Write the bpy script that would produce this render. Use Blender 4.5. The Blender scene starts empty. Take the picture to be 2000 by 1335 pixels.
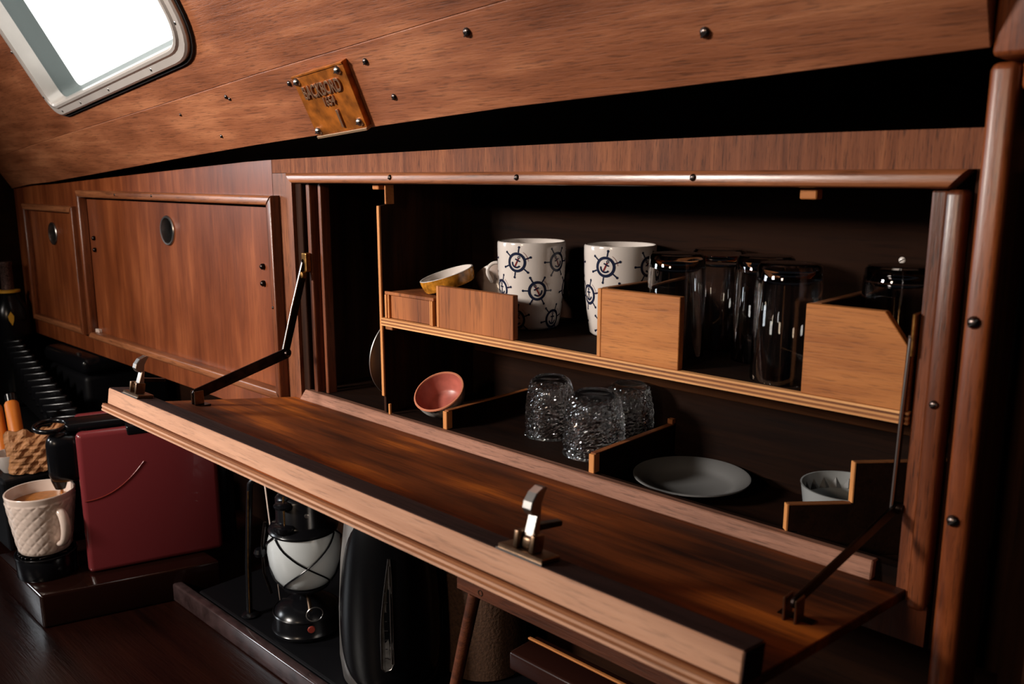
import bpy, bmesh, math, random
from mathutils import Vector, Matrix, Euler
from mathutils.geometry import tessellate_polygon

R = math.radians
random.seed(7)
scn = bpy.context.scene
COL = scn.collection

# ---------------------------------------------------------------- camera
cam_d = bpy.data.cameras.new('camera')
cam = bpy.data.objects.new('camera', cam_d)
COL.objects.link(cam)
cam_d.sensor_width = 36.0
cam_d.lens = 1657.0 / 2000.0 * 36.0
cam_d.clip_start = 0.01
cam.location = (0.0, -0.6, 0.62)
cam.rotation_euler = (R(79.0), 0.0, R(43.5))
cam_d.dof.use_dof = True
cam_d.dof.focus_distance = 0.92
cam_d.dof.aperture_fstop = 10.0
scn.camera = cam

# ---------------------------------------------------------------- world, lights, exposure
w = bpy.data.worlds.new('world')
scn.world = w
w.use_nodes = True
w.node_tree.nodes['Background'].inputs[0].default_value = (0.55, 0.6, 0.75, 1)
w.node_tree.nodes['Background'].inputs[1].default_value = 0.006
scn.view_settings.view_transform = 'Standard'
scn.view_settings.look = 'None'
scn.view_settings.gamma = 1.0
scn.view_settings.exposure = 0.0
scn.view_settings.use_curve_mapping = False

def area(name, loc, target, sx, sy, power, col, spread=180):
    l = bpy.data.lights.new(name, 'AREA')
    l.shape = 'RECTANGLE'; l.size = sx; l.size_y = sy
    l.energy = power; l.color = col; l.spread = R(spread)
    o = bpy.data.objects.new(name, l)
    COL.objects.link(o)
    o.location = loc
    o.rotation_euler = (Vector(target) - Vector(loc)).to_track_quat('-Z', 'Y').to_euler()
    return o
# the two saloon windows on the opposite side of the cabin, and the hatch further forward
area('window_light', (-1.35, -1.62, 1.02), (-0.85, 0.0, 0.50), 0.32, 0.20, 8.6, (1.0, 0.92, 0.84), 78)
area('window_light', (-0.30, -1.70, 0.98), (-0.55, 0.0, 0.50), 0.20, 0.16, 4.5, (1.0, 0.76, 0.55))
area('hatch_light', (-2.95, -1.25, 0.95), (-1.0, 0.0, 0.5), 0.55, 0.45, 18, (0.90, 0.95, 1.0))

# ---------------------------------------------------------------- helpers
WLOC = {}
def wloc(o): return WLOC.get(o.name, Vector((0, 0, 0)))
def reg(o, loc, parent):
    COL.objects.link(o)
    WLOC[o.name] = Vector(loc)
    if parent is not None:
        o.parent = parent
        o.location = Vector(loc) - wloc(parent)
    else:
        o.location = loc
def thing(name, label, cat, loc, group=None, kind=None):
    o = bpy.data.objects.new(name, None)
    o.empty_display_size = 0.02
    reg(o, loc, None)
    if label: o['label'] = label
    if cat: o['category'] = cat
    if group: o['group'] = group
    if kind: o['kind'] = kind
    return o
def tag(o, label=None, cat=None, group=None, kind=None):
    if label: o['label'] = label
    if cat: o['category'] = cat
    if group: o['group'] = group
    if kind: o['kind'] = kind
    return o
def obj(name, bm, mats, parent=None, smooth=False, origin=None, sharp=None):
    """bm holds world coordinates; the object gets its own origin"""
    bmesh.ops.recalc_face_normals(bm, faces=bm.faces)
    vs = [v.co for v in bm.verts]
    if origin is None:
        mn = Vector((min(v[i] for v in vs) for i in range(3)))
        mx = Vector((max(v[i] for v in vs) for i in range(3)))
        origin = (mn + mx) / 2
    origin = Vector(origin)
    for v in bm.verts: v.co -= origin
    me = bpy.data.meshes.new(name)
    bm.to_mesh(me); bm.free()
    for m in (mats if isinstance(mats, (list, tuple)) else [mats]): me.materials.append(m)
    if smooth:
        for p in me.polygons: p.use_smooth = True
        if sharp is not None: me.set_sharp_from_angle(angle=R(sharp))
    o = bpy.data.objects.new(name, me)
    reg(o, origin, parent)
    return o
def ident(p): return Vector(p)
def bm_box(x, y, z, T=ident, bev=0.0, seg=1, bm=None):
    b = bmesh.new()
    vs = [b.verts.new((a, c, d)) for a in x for c in y for d in z]
    for f in ((0,1,3,2),(4,6,7,5),(0,4,5,1),(2,3,7,6),(0,2,6,4),(1,5,7,3)):
        b.faces.new([vs[i] for i in f])
    if bev > 0:
        bmesh.ops.bevel(b, geom=b.edges[:], offset=bev, segments=seg, profile=0.5, affect='EDGES', clamp_overlap=True)
    for v in b.verts: v.co = T(v.co)
    if bm is None: return b
    merge(bm, b); return bm
def merge(dst, src, mat=0):
    vm = {v: dst.verts.new(v.co) for v in src.verts}
    for f in src.faces:
        try:
            g = dst.faces.new([vm[v] for v in f.verts]); g.material_index = mat if mat else f.material_index
        except ValueError: pass
    src.free()
def box(name, x, y, z, mat, parent=None, bev=0.0, seg=1, T=ident, smooth=False):
    return obj(name, bm_box(x, y, z, T, bev, seg), mat, parent, smooth)
def bm_prism(pts, n0, n1, T, bev=0.0, holes=(), seg=1):
    """pts: 2-d outline (a,b); T(a,b,depth)->world; optional holes"""
    b = bmesh.new()
    loops = [list(pts)] + [list(h) for h in holes]
    if not holes:
        f0 = [b.verts.new((p[0], p[1], n0)) for p in pts]
        f1 = [b.verts.new((p[0], p[1], n1)) for p in pts]
        b.faces.new(f0); b.faces.new(f1[::-1])
        n = len(pts)
        for i in range(n): b.faces.new([f0[i], f1[i], f1[(i+1) % n], f0[(i+1) % n]])
    else:
        tris = tessellate_polygon([[Vector((p[0], p[1], 0)) for p in L] for L in loops])
        flat = [p for L in loops for p in L]
        f0 = [b.verts.new((p[0], p[1], n0)) for p in flat]
        f1 = [b.verts.new((p[0], p[1], n1)) for p in flat]
        for t in tris:
            b.faces.new([f0[i] for i in t]); b.faces.new([f1[i] for i in reversed(t)])
        k = 0
        for L in loops:
            n = len(L)
            for i in range(n):
                j = k + i; m = k + (i+1) % n
                b.faces.new([f0[j], f1[j], f1[m], f0[m]])
            k += n
    if bev > 0:
        bmesh.ops.recalc_face_normals(b, faces=b.faces)
        es = [e for e in b.edges if len(e.link_faces) == 2 and e.calc_face_angle(0) > 0.5]
        bmesh.ops.bevel(b, geom=es, offset=bev, segments=seg, profile=0.5, affect='EDGES', clamp_overlap=True)
    for v in b.verts: v.co = T(v.co)
    return b
def XZ(v): return Vector((v[0], v[2], v[1]))          # (a,b,n) -> x=a, z=b, y=n
def YZ(v): return Vector((v[2], v[0], v[1]))
def XY(v): return Vector((v[0], v[1], v[2]))
def bm_lathe(prof, seg=48, c=(0,0,0), M=None, close=False, fn=None):
    b = bmesh.new(); c = Vector(c)
    rings = []
    for (r, z) in prof:
        if r < 1e-6:
            rings.append([b.verts.new((0, 0, z))])
        else:
            ring = []
            for i in range(seg):
                t = 2 * math.pi * i / seg
                rr = r
                if fn: rr = fn(r, z, t)
                ring.append(b.verts.new((rr * math.cos(t), rr * math.sin(t), z)))
            rings.append(ring)
    pairs = list(zip(rings[:-1], rings[1:]))
    if close: pairs.append((rings[-1], rings[0]))
    for A, B in pairs:
        for i in range(seg):
            j = (i + 1) % seg
            if len(A) == 1 and len(B) == 1: continue
            if len(A) == 1: b.faces.new([A[0], B[i], B[j]])
            elif len(B) == 1: b.faces.new([A[i], B[0], A[j]])
            else: b.faces.new([A[i], B[i], B[j], A[j]])
    for v in b.verts: v.co = ((M @ v.co) if M else v.co) + c
    return b
def lathe(name, prof, mat, parent=None, c=(0,0,0), seg=48, M=None, close=False, smooth=True, sharp=40, fn=None):
    return obj(name, bm_lathe(prof, seg, c, M, close, fn), mat, parent, smooth, sharp=sharp)
def bm_tube(pts, rad, n=10, closed=False, flat=1.0, up=None):
    b = bmesh.new()
    P = [Vector(p) for p in pts]; N = len(P)
    rings = []; prev = None
    for i in range(N):
        a = P[i-1] if (i > 0 or closed) else P[i]
        c = P[(i+1) % N] if (i < N-1 or closed) else P[i]
        t = (c - a).normalized()
        if prev is None:
            u0 = Vector(up) if up else Vector((0, 0, 1))
            if abs(t.dot(u0)) > 0.95: u0 = Vector((1, 0, 0))
        else: u0 = prev
        u = (u0 - t * u0.dot(t)).normalized(); prev = u
        v = t.cross(u)
        r = rad[i] if isinstance(rad, (list, tuple)) else rad
        rings.append([b.verts.new(P[i] + u * (r * math.cos(2*math.pi*k/n)) + v * (r * flat * math.sin(2*math.pi*k/n))) for k in range(n)])
    m = N if closed else N - 1
    for i in range(m):
        A, B = rings[i], rings[(i+1) % N]
        for k in range(n): b.faces.new([A[k], A[(k+1) % n], B[(k+1) % n], B[k]])
    if not closed:
        b.faces.new(rings[0][::-1]); b.faces.new(rings[-1])
    return b
def tube(name, pts, rad, mat, parent=None, n=10, closed=False, flat=1.0, up=None):
    return obj(name, bm_tube(pts, rad, n, closed, flat, up), mat, parent, True, sharp=50)
def align(n, up=(0,0,1)):
    return Vector((0,0,1)).rotation_difference(Vector(n).normalized()).to_matrix()
def screw(p, n, r, parent, mats, name='screw', rot=0.6, h=0.45):
    b = bm_lathe([(0, r*h), (r*0.45, r*h*0.93), (r*0.8, r*h*0.6), (r, 0.0), (r, -r*0.3), (0, -r*0.3)], 14)
    s = bm_box((-r*0.8, r*0.8), (-r*0.11, r*0.11), (r*h*0.5, r*h*1.03))
    for v in s.verts: v.co = Matrix.Rotation(rot, 3, 'Z') @ v.co
    merge(b, s, 1)
    M = align(n)
    for v in b.verts: v.co = M @ v.co + Vector(p)
    return obj(name, b, mats, parent, True, sharp=40)

# ---------------------------------------------------------------- materials
def mat_new(name):
    m = bpy.data.materials.new(name); m.use_nodes = True
    return m, m.node_tree, m.node_tree.nodes['Principled BSDF']
def N(t, typ, **kw):
    n = t.nodes.new(typ)
    for k, v in kw.items(): setattr(n, k, v)
    return n
def wood(name, dark, light, axis=0, rough=0.38, scale=1.0, patch=0.5, bump=0.15, coat=0.25, pores=0.5, light2=None, spec=0.5):
    """axis = object axis the grain runs along"""
    m, t, p = mat_new(name)
    tc = N(t, 'ShaderNodeTexCoord'); oi = N(t, 'ShaderNodeObjectInfo')
    add = N(t, 'ShaderNodeVectorMath', operation='ADD')
    mul = N(t, 'ShaderNodeMath', operation='MULTIPLY'); mul.inputs[1].default_value = 7.0
    t.links.new(oi.outputs['Random'], mul.inputs[0])
    t.links.new(tc.outputs['Object'], add.inputs[0]); t.links.new(mul.outputs[0], add.inputs[1])
    mp = N(t, 'ShaderNodeMapping')
    s = [60 * scale] * 3; s[axis] = 3.2 * scale
    mp.inputs['Scale'].default_value = s
    t.links.new(add.outputs[0], mp.inputs['Vector'])
    g = N(t, 'ShaderNodeTexNoise'); g.inputs['Scale'].default_value = 1.0; g.inputs['Detail'].default_value = 6; g.inputs['Roughness'].default_value = 0.62; g.inputs['Distortion'].default_value = 0.5
    t.links.new(mp.outputs[0], g.inputs['Vector'])
    mp2 = N(t, 'ShaderNodeMapping'); s2 = [14 * scale] * 3; s2[axis] = 4.0 * scale
    mp2.inputs['Scale'].default_value = s2
    t.links.new(add.outputs[0], mp2.inputs['Vector'])
    g2 = N(t, 'ShaderNodeTexNoise'); g2.inputs['Scale'].default_value = 1.0; g2.inputs['Detail'].default_value = 3
    t.links.new(mp2.outputs[0], g2.inputs['Vector'])
    mp3 = N(t, 'ShaderNodeMapping'); s3 = [420 * scale] * 3; s3[axis] = 26 * scale
    mp3.inputs['Scale'].default_value = s3
    t.links.new(add.outputs[0], mp3.inputs['Vector'])
    g3 = N(t, 'ShaderNodeTexNoise'); g3.inputs['Scale'].default_value = 1.0; g3.inputs['Detail'].default_value = 3; g3.inputs['Roughness'].default_value = 0.7
    t.links.new(mp3.outputs[0], g3.inputs['Vector'])
    mixf = N(t, 'ShaderNodeMix', data_type='FLOAT'); mixf.inputs[0].default_value = patch
    t.links.new(g.outputs['Fac'], mixf.inputs[2]); t.links.new(g2.outputs['Fac'], mixf.inputs[3])
    r = N(t, 'ShaderNodeValToRGB')
    r.color_ramp.elements[0].position = 0.36; r.color_ramp.elements[0].color = (*dark, 1)
    r.color_ramp.elements[1].position = 0.64; r.color_ramp.elements[1].color = (*light, 1)
    if light2:
        e = r.color_ramp.elements.new(0.52); e.color = (*light2, 1)
    t.links.new(mixf.outputs[0], r.inputs[0])
    pr = N(t, 'ShaderNodeMapRange'); pr.inputs[1].default_value = 0.34; pr.inputs[2].default_value = 0.47; pr.inputs[3].default_value = 1 - pores; pr.inputs[4].default_value = 1.0
    t.links.new(g3.outputs['Fac'], pr.inputs[0])
    mc = N(t, 'ShaderNodeMix', data_type='RGBA', blend_type='MULTIPLY'); mc.inputs[0].default_value = 1
    t.links.new(r.outputs[0], mc.inputs[6])
    cmb = N(t, 'ShaderNodeCombineColor')
    for i in range(3): t.links.new(pr.outputs[0], cmb.inputs[i])
    t.links.new(cmb.outputs[0], mc.inputs[7])
    t.links.new(mc.outputs[2], p.inputs['Base Color'])
    rr = N(t, 'ShaderNodeMapRange'); rr.inputs[3].default_value = rough - 0.08; rr.inputs[4].default_value = rough + 0.14
    t.links.new(g2.outputs['Fac'], rr.inputs[0]); t.links.new(rr.outputs[0], p.inputs['Roughness'])
    p.inputs['Specular IOR Level'].default_value = spec
    p.inputs['Coat Weight'].default_value = coat; p.inputs['Coat Roughness'].default_value = 0.25
    bp = N(t, 'ShaderNodeBump'); bp.inputs['Strength'].default_value = bump; bp.inputs['Distance'].default_value = 0.001
    ad = N(t, 'ShaderNodeMath', operation='ADD')
    t.links.new(g3.outputs['Fac'], ad.inputs[0]); t.links.new(g.outputs['Fac'], ad.inputs[1])
    t.links.new(ad.outputs[0], bp.inputs['Height']); t.links.new(bp.outputs[0], p.inputs['Normal'])
    return m
def plain(name, col, rough=0.4, metal=0.0, coat=0.0, spec=0.5, noise=0.0, nscale=60, bump=0.0, trans=0.0, ior=1.45):
    m, t, p = mat_new(name)
    p.inputs['Base Color'].default_value = (*col, 1); p.inputs['Roughness'].default_value = rough
    p.inputs['Metallic'].default_value = metal; p.inputs['Coat Weight'].default_value = coat
    p.inputs['Specular IOR Level'].default_value = spec
    p.inputs['Transmission Weight'].default_value = trans; p.inputs['IOR'].default_value = ior
    if noise or bump:
        tc = N(t, 'ShaderNodeTexCoord'); g = N(t, 'ShaderNodeTexNoise')
        g.inputs['Scale'].default_value = nscale; g.inputs['Detail'].default_value = 4
        t.links.new(tc.outputs['Object'], g.inputs['Vector'])
        if noise:
            mr = N(t, 'ShaderNodeMapRange'); mr.inputs[1].default_value = 0.3; mr.inputs[2].default_value = 0.7
            mr.inputs[3].default_value = 1 - noise; mr.inputs[4].default_value = 1 + noise * 0.5
            t.links.new(g.outputs['Fac'], mr.inputs[0])
            vm = N(t, 'ShaderNodeVectorMath', operation='SCALE'); vm.inputs[0].default_value = col
            t.links.new(mr.outputs[0], vm.inputs['Scale']); t.links.new(vm.outputs[0], p.inputs['Base Color'])
        if bump:
            bp = N(t, 'ShaderNodeBump'); bp.inputs['Strength'].default_value = bump; bp.inputs['Distance'].default_value = 0.002
            t.links.new(g.outputs['Fac'], bp.inputs['Height']); t.links.new(bp.outputs[0], p.inputs['Normal'])
    return m

W_CEIL = wood('varnished_teak', (0.17, 0.050, 0.019), (0.42, 0.155, 0.066), 0, 0.42, 1.5, 0.6, 0.45, 0.30, 0.45, (0.29, 0.094, 0.038))
W_FACE = wood('varnished_mahogany', (0.12, 0.026, 0.007), (0.30, 0.080, 0.022), 2, 0.38, 1.3, 0.6, 0.15, 0.40, 0.25, (0.20, 0.047, 0.012))
W_FACE2 = wood('veneer_vertical', (0.11, 0.032, 0.012), (0.27, 0.095, 0.038), 2, 0.42, 1.8, 0.3, 0.3, 0.25, 0.6, (0.20, 0.062, 0.024))
W_RAIL = wood('veneer_top_rail', (0.10, 0.028, 0.010), (0.25, 0.085, 0.034), 2, 0.6, 1.8, 0.3, 0.3, 0.0, 0.6, (0.18, 0.055, 0.021), spec=0.2)
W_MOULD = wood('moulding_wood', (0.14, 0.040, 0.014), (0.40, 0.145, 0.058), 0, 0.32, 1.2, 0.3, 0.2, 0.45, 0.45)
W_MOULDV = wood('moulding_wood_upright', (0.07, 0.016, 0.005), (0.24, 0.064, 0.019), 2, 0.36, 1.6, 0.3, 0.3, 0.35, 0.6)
W_POST = wood('post_wood', (0.09, 0.018, 0.005), (0.40, 0.100, 0.022), 2, 0.34, 1.6, 0.5, 0.2, 0.30, 0.45)
W_PLY = wood('orange_plywood_face', (0.33, 0.105, 0.024), (0.52, 0.195, 0.052), 0, 0.6, 1.8, 0.5, 0.3, 0.0, 0.35, spec=0.3)
W_PLYRED = wood('figured_plywood_face', (0.14, 0.036, 0.008), (0.44, 0.145, 0.040), 2, 0.6, 0.6, 0.6, 0.3, 0.0, 0.4, spec=0.3)
W_EDGE_L = wood('ply_edge_light', (0.52, 0.23, 0.080), (0.78, 0.40, 0.16), 0, 0.6, 1, 0.3, 0.2, 0.0, 0.2, spec=0.3)
W_EDGE_D = wood('ply_edge_dark', (0.14, 0.045, 0.014), (0.30, 0.11, 0.035), 0, 0.6, 1, 0.3, 0.2, 0.0, 0.2, spec=0.3)
W_EDGE_V = wood('ply_edge_upright', (0.44, 0.16, 0.045), (0.68, 0.30, 0.095), 2, 0.6, 1, 0.3, 0.2, 0.0, 0.2, spec=0.3)
W_FLAP = wood('dark_flap_veneer', (0.025, 0.005, 0.001), (0.60, 0.155, 0.014), 0, 0.62, 1.0, 0.7, 0.3, 0.0, 0.4, (0.20, 0.046, 0.006), spec=0.2)
W_BATT = wood('batten_wood', (0.36, 0.175, 0.100), (0.58, 0.31, 0.19), 0, 0.5, 1.0, 0.4, 0.25, 0.1, 0.3)
W_BATTDARK = wood('batten_dark_wood', (0.012, 0.005, 0.005), (0.040, 0.017, 0.014), 0, 0.75, 1.4, 0.3, 0.5, 0.0, 0.4, spec=0.15)  # near-black version of the batten wood, for its top and end
W_BATTB = wood('rear_batten_wood', (0.16, 0.070, 0.042), (0.36, 0.17, 0.11), 0, 0.6, 1.6, 0.3, 0.3, 0.0, 0.4, spec=0.3)
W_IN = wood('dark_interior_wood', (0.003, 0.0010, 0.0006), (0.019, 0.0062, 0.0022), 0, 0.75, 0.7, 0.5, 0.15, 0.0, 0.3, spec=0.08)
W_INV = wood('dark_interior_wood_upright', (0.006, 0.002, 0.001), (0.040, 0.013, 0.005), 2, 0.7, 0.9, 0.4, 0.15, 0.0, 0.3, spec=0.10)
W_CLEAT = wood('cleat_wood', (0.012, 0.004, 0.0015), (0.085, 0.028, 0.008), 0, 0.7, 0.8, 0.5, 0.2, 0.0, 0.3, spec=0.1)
W_COUNTER = wood('varnished_counter', (0.004, 0.0012, 0.001), (0.016, 0.004, 0.002), 0, 0.25, 0.8, 0.5, 0.6, 0.15, 0.3, spec=0.15)
W_RACK = wood('rack_wood', (0.030, 0.008, 0.003), (0.13, 0.034, 0.012), 0, 0.5, 1.4, 0.4, 0.4, 0.1, 0.4, spec=0.3)
M_BLACK = plain('black_plastic', (0.004, 0.004, 0.005), 0.22, spec=0.35)
M_BLACKM = plain('black_matt', (0.004, 0.004, 0.005), 0.45, spec=0.18)
M_DARK = plain('dull_black', (0.004, 0.004, 0.005), 0.7, spec=0.1)
M_STEEL = plain('worn_steel', (0.45, 0.42, 0.40), 0.3, 1.0)
M_BRUSH = plain('brushed_steel', (0.62, 0.58, 0.54), 0.36, 1.0)
M_IRON = plain('dark_blackened_steel', (0.035, 0.025, 0.022), 0.32, 1.0, noise=0.6, nscale=90)
M_BRASS = plain('aged_brass', (0.34, 0.17, 0.05), 0.36, 1.0, noise=0.5, nscale=200)
M_BRASSD = plain('dark_brass_hardware', (0.22, 0.14, 0.09), 0.35, 1.0, noise=0.3, nscale=120)
M_PLAQ = plain('bronze_plaque', (0.46, 0.135, 0.016), 0.45, 0.55, noise=0.6, nscale=70, bump=0.35)
M_SCREW = plain('screw_metal', (0.13, 0.10, 0.09), 0.28, 1.0)
M_SLOT = plain('screw_slot', (0.008, 0.006, 0.006), 0.6)
M_CREAM = plain('painted_window_frame', (0.60, 0.54, 0.50), 0.30, 0.3, coat=0.3, noise=0.1, nscale=20)
M_FRING = plain('dark_frame_ring', (0.010, 0.012, 0.014), 0.6)
M_WHITE = plain('glazed_ceramic', (0.60, 0.54, 0.50), 0.12, coat=0.4)
M_CREAMC = plain('cream_porcelain', (0.72, 0.58, 0.50), 0.2, coat=0.3)
M_NAVY = plain('navy_glaze', (0.010, 0.014, 0.035), 0.2)
M_REDG = plain('red_glaze', (0.16, 0.018, 0.02), 0.2)
M_MAROON = plain('glossy_maroon_plastic', (0.17, 0.024, 0.028), 0.25, coat=0.3, spec=0.5)
M_COFFEE = plain('coffee_crema', (0.42, 0.15, 0.03), 0.3, noise=0.3, nscale=140)
M_PAPER = plain('brown_kraft_paper', (0.42, 0.19, 0.075), 0.7, noise=0.25, nscale=40, bump=0.3)
M_ORANGE = plain('orange_plastic', (0.62, 0.17, 0.012), 0.45)
M_GLASS = plain('clear_glass', (1, 1, 1), 0.0, trans=1.0, ior=1.5)
M_PINK = plain('pink_glaze', (0.42, 0.115, 0.085), 0.35, noise=0.3, nscale=60)
M_GOLDP = plain('amber_painted_glaze', (0.50, 0.20, 0.02), 0.25, noise=0.75, nscale=120, coat=0.5)
M_MILK = plain('frosted_lantern_glass', (0.50, 0.53, 0.54), 0.22, coat=0.4, noise=0.08, nscale=30)
M_CORK = plain('brown_woven_sleeve', (0.09, 0.042, 0.022), 0.8, noise=0.4, nscale=300, bump=0.5)
M_YEL = plain('yellow_label', (0.70, 0.36, 0.03), 0.5)
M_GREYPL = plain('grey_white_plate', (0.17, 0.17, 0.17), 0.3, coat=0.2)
M_STRAW = plain('speckled_bottle_neck', (0.16, 0.10, 0.09), 0.3, 0.5, noise=0.9, nscale=500)
def pane_mat():
    m, t, p = mat_new('daylight_pane')
    p.inputs['Base Color'].default_value = (0.85, 0.88, 0.88, 1)
    p.inputs['Roughness'].default_value = 0.1
    p.inputs['Emission Color'].default_value = (0.90, 0.97, 0.965, 1)
    p.inputs['Emission Strength'].default_value = 0.97
    return m
M_PANE = pane_mat()

# ================================================================= SETTING
UP = Vector((0, 0, 1))
# cabin side that slopes inward over the lockers: plane coordinates (a along, b up, c towards the saloon)
CN = Vector((0.0, -0.852, -0.523)).normalized()
CU = Vector((1.0, 0.0, 0.0))
CV = CN.cross(CU)
if CV.z < 0: CV = -CV
CO = Vector((-1.463, -0.080, 0.722))
def CP(v): return CO + CU * v[0] + CV * v[1] + CN * v[2]

def bezier_corner(p0, c, p1, n=8):
    return [tuple((1-t)**2 * p0[i] + 2*(1-t)*t * c[i] + t*t * p1[i] for i in range(2)) for t in [k/n for k in range(n+1)]]
def rounded(quad, rad, off=0.0, n=8):
    """rounded polygon, inset by off"""
    q = [Vector((p[0], p[1])) for p in quad]; L = len(q)
    area2 = sum(q[i].x*q[(i+1) % L].y - q[(i+1) % L].x*q[i].y for i in range(L))
    sgn = 1 if area2 > 0 else -1
    lines = []
    for i in range(L):
        a, b = q[i], q[(i+1) % L]; d = (b-a).normalized(); nn = Vector((-d.y, d.x)) * sgn
        lines.append((a + nn*off, d))
    cor = []
    for i in range(L):
        (p, d), (r_, e) = lines[i-1], lines[i]
        den = d.x*e.y - d.y*e.x
        t = ((r_.x-p.x)*e.y - (r_.y-p.y)*e.x) / den
        cor.append(p + d*t)
    out = []
    for i in range(L):
        c = cor[i]; a = cor[i-1]; b = cor[(i+1) % L]
        rr = max(0.002, rad[i] - off)
        out += bezier_corner(c + (a-c).normalized()*rr, c, c + (b-c).normalized()*rr, n)
    return out
WQ = [(-0.0330, -0.0075), (0.507, 0.0450), (0.535, 0.34), (-0.003, 0.31)]
WR = [0.040, 0.062, 0.06, 0.06]

ceiling = thing('ceiling', None, None, CP((0.3, 0.0, 0)), kind='structure')
hole = rounded(WQ, WR, 0.010)
jointpts = [(-0.56, -0.0795), (-0.45, -0.068), (-0.1456, -0.043), (0.1035, -0.0247), (0.2985, -0.0104), (0.4567, 0.0018), (0.5857, 0.0118), (0.7114, 0.0203), (0.8156, 0.0274), (0.903, 0.0334), (0.98, 0.0381), (1.15, 0.046), (1.317, 0.051)]
b = bm_prism(jointpts + [(1.317, 0.55), (-0.56, 0.55)], -0.014, 0.0, CP, holes=[hole])
obj('panel', b, W_CEIL, ceiling)
bot = [(-0.56, -0.1470), (-0.43, -0.136), (-0.304, -0.1300), (-0.032, -0.1110), (0.1852, -0.0954), (0.31, -0.0865), (0.5012, -0.0740), (0.6489, -0.0655), (0.787, -0.0580), (0.9447, -0.0500), (1.0786, -0.0457), (1.1821, -0.0420), (1.2652, -0.0385), (1.317, -0.0367)]
b = bm_prism(bot + [(p[0], p[1] - 0.0006) for p in jointpts[::-1]], -0.014, 0.0016, CP, bev=0.0006)
obj('panel', b, W_CEIL, ceiling)
for (a, bb, r) in [(0.9295, 0.0186, .0046), (1.1459, -0.0075, .0044), (0.7831, 0.0073, .0038), (0.8003, -0.0304, .0036), (0.6411, -0.0038, .0034), (0.4990, -0.0095, .0030), (0.5045, -0.0125, .0024), (0.3622, -0.0253, .0022), (0.4331, -0.0592, .0026)]:
    screw(CP((a, bb, 0.0018)), CN, r, ceiling, [M_SCREW, M_SLOT], h=0.6)

# window in the sloping side
window = thing('window_1', None, None, CP((0.3, 0.1, 0)), kind='structure')
def ring_strip(loops, close_first=False):
    b = bmesh.new(); rs = []
    for (pts, h) in loops: rs.append([b.verts.new(CP((p[0], p[1], h))) for p in pts])
    n = len(rs[0])
    for A, B in zip(rs[:-1], rs[1:]):
        for i in range(n): b.faces.new([A[i], A[(i+1) % n], B[(i+1) % n], B[i]])
    return b
def rl(o, h): return (rounded(WQ, WR, o), h)
obj('window_frame', ring_strip([rl(0.0, -0.001), rl(0.0005, 0.007), rl(0.003, 0.0092), rl(0.012, 0.0095), rl(0.0145, 0.012), rl(0.018, 0.0125), rl(0.0205, 0.010), rl(0.0215, -0.012), rl(0.012, -0.0125), rl(0.012, -0.002), rl(0.002, -0.002)]), M_CREAM, window, True, sharp=35)
obj('frame_ring', ring_strip([rl(-0.004, 0.0), rl(-0.0035, 0.0035), rl(0.001, 0.0035), rl(0.002, 0.0)]), M_FRING, window, True, sharp=40)  # dark ring around the outer edge of the frame
obj('window_reveal', ring_strip([rl(0.0205, -0.010), rl(0.0225, -0.030), rl(0.026, -0.042), rl(0.030, -0.042), rl(0.030, -0.046), rl(0.014, -0.046), rl(0.014, -0.012)]), plain('grey_reveal_rubber', (0.16, 0.19, 0.19), 0.5), window, True, sharp=35)
b = bm_prism(rounded(WQ, WR, 0.022), -0.045, -0.041, CP)
obj('pane', b, M_PANE, window)
for (a, bb) in [(0.012, 0.0045), (0.10, 0.0130), (0.22, 0.0248), (0.375, 0.0400), (0.497, 0.085), (-0.0235, 0.105), (-0.0235, 0.030)]:
    screw(CP((a, bb, 0.0093)), CN, 0.0024, window, [M_STEEL, M_SLOT], h=0.35, rot=1.3)

# side and back walls, counter wall
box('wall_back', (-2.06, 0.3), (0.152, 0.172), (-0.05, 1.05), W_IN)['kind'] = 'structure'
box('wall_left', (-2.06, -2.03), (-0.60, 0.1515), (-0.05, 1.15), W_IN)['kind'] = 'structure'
# bulkhead to the right with its rounded edge post
wall_r = thing('wall_right', None, None, (-0.05, -0.04, 0.0), kind='structure')
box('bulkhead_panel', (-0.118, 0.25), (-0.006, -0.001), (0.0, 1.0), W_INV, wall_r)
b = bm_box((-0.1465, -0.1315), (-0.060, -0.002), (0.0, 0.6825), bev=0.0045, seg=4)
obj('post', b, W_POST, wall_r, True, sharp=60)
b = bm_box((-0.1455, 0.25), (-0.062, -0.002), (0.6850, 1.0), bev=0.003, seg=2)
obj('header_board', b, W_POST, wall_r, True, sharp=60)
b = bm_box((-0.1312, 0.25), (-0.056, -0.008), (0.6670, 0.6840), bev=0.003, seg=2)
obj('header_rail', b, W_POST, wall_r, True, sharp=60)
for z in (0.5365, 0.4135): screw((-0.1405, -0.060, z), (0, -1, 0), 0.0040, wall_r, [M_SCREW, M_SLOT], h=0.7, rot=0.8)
box('inner_panel', (-0.100, 0.25), (-0.030, -0.007), (0.0, 0.655), W_INV, wall_r)

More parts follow.
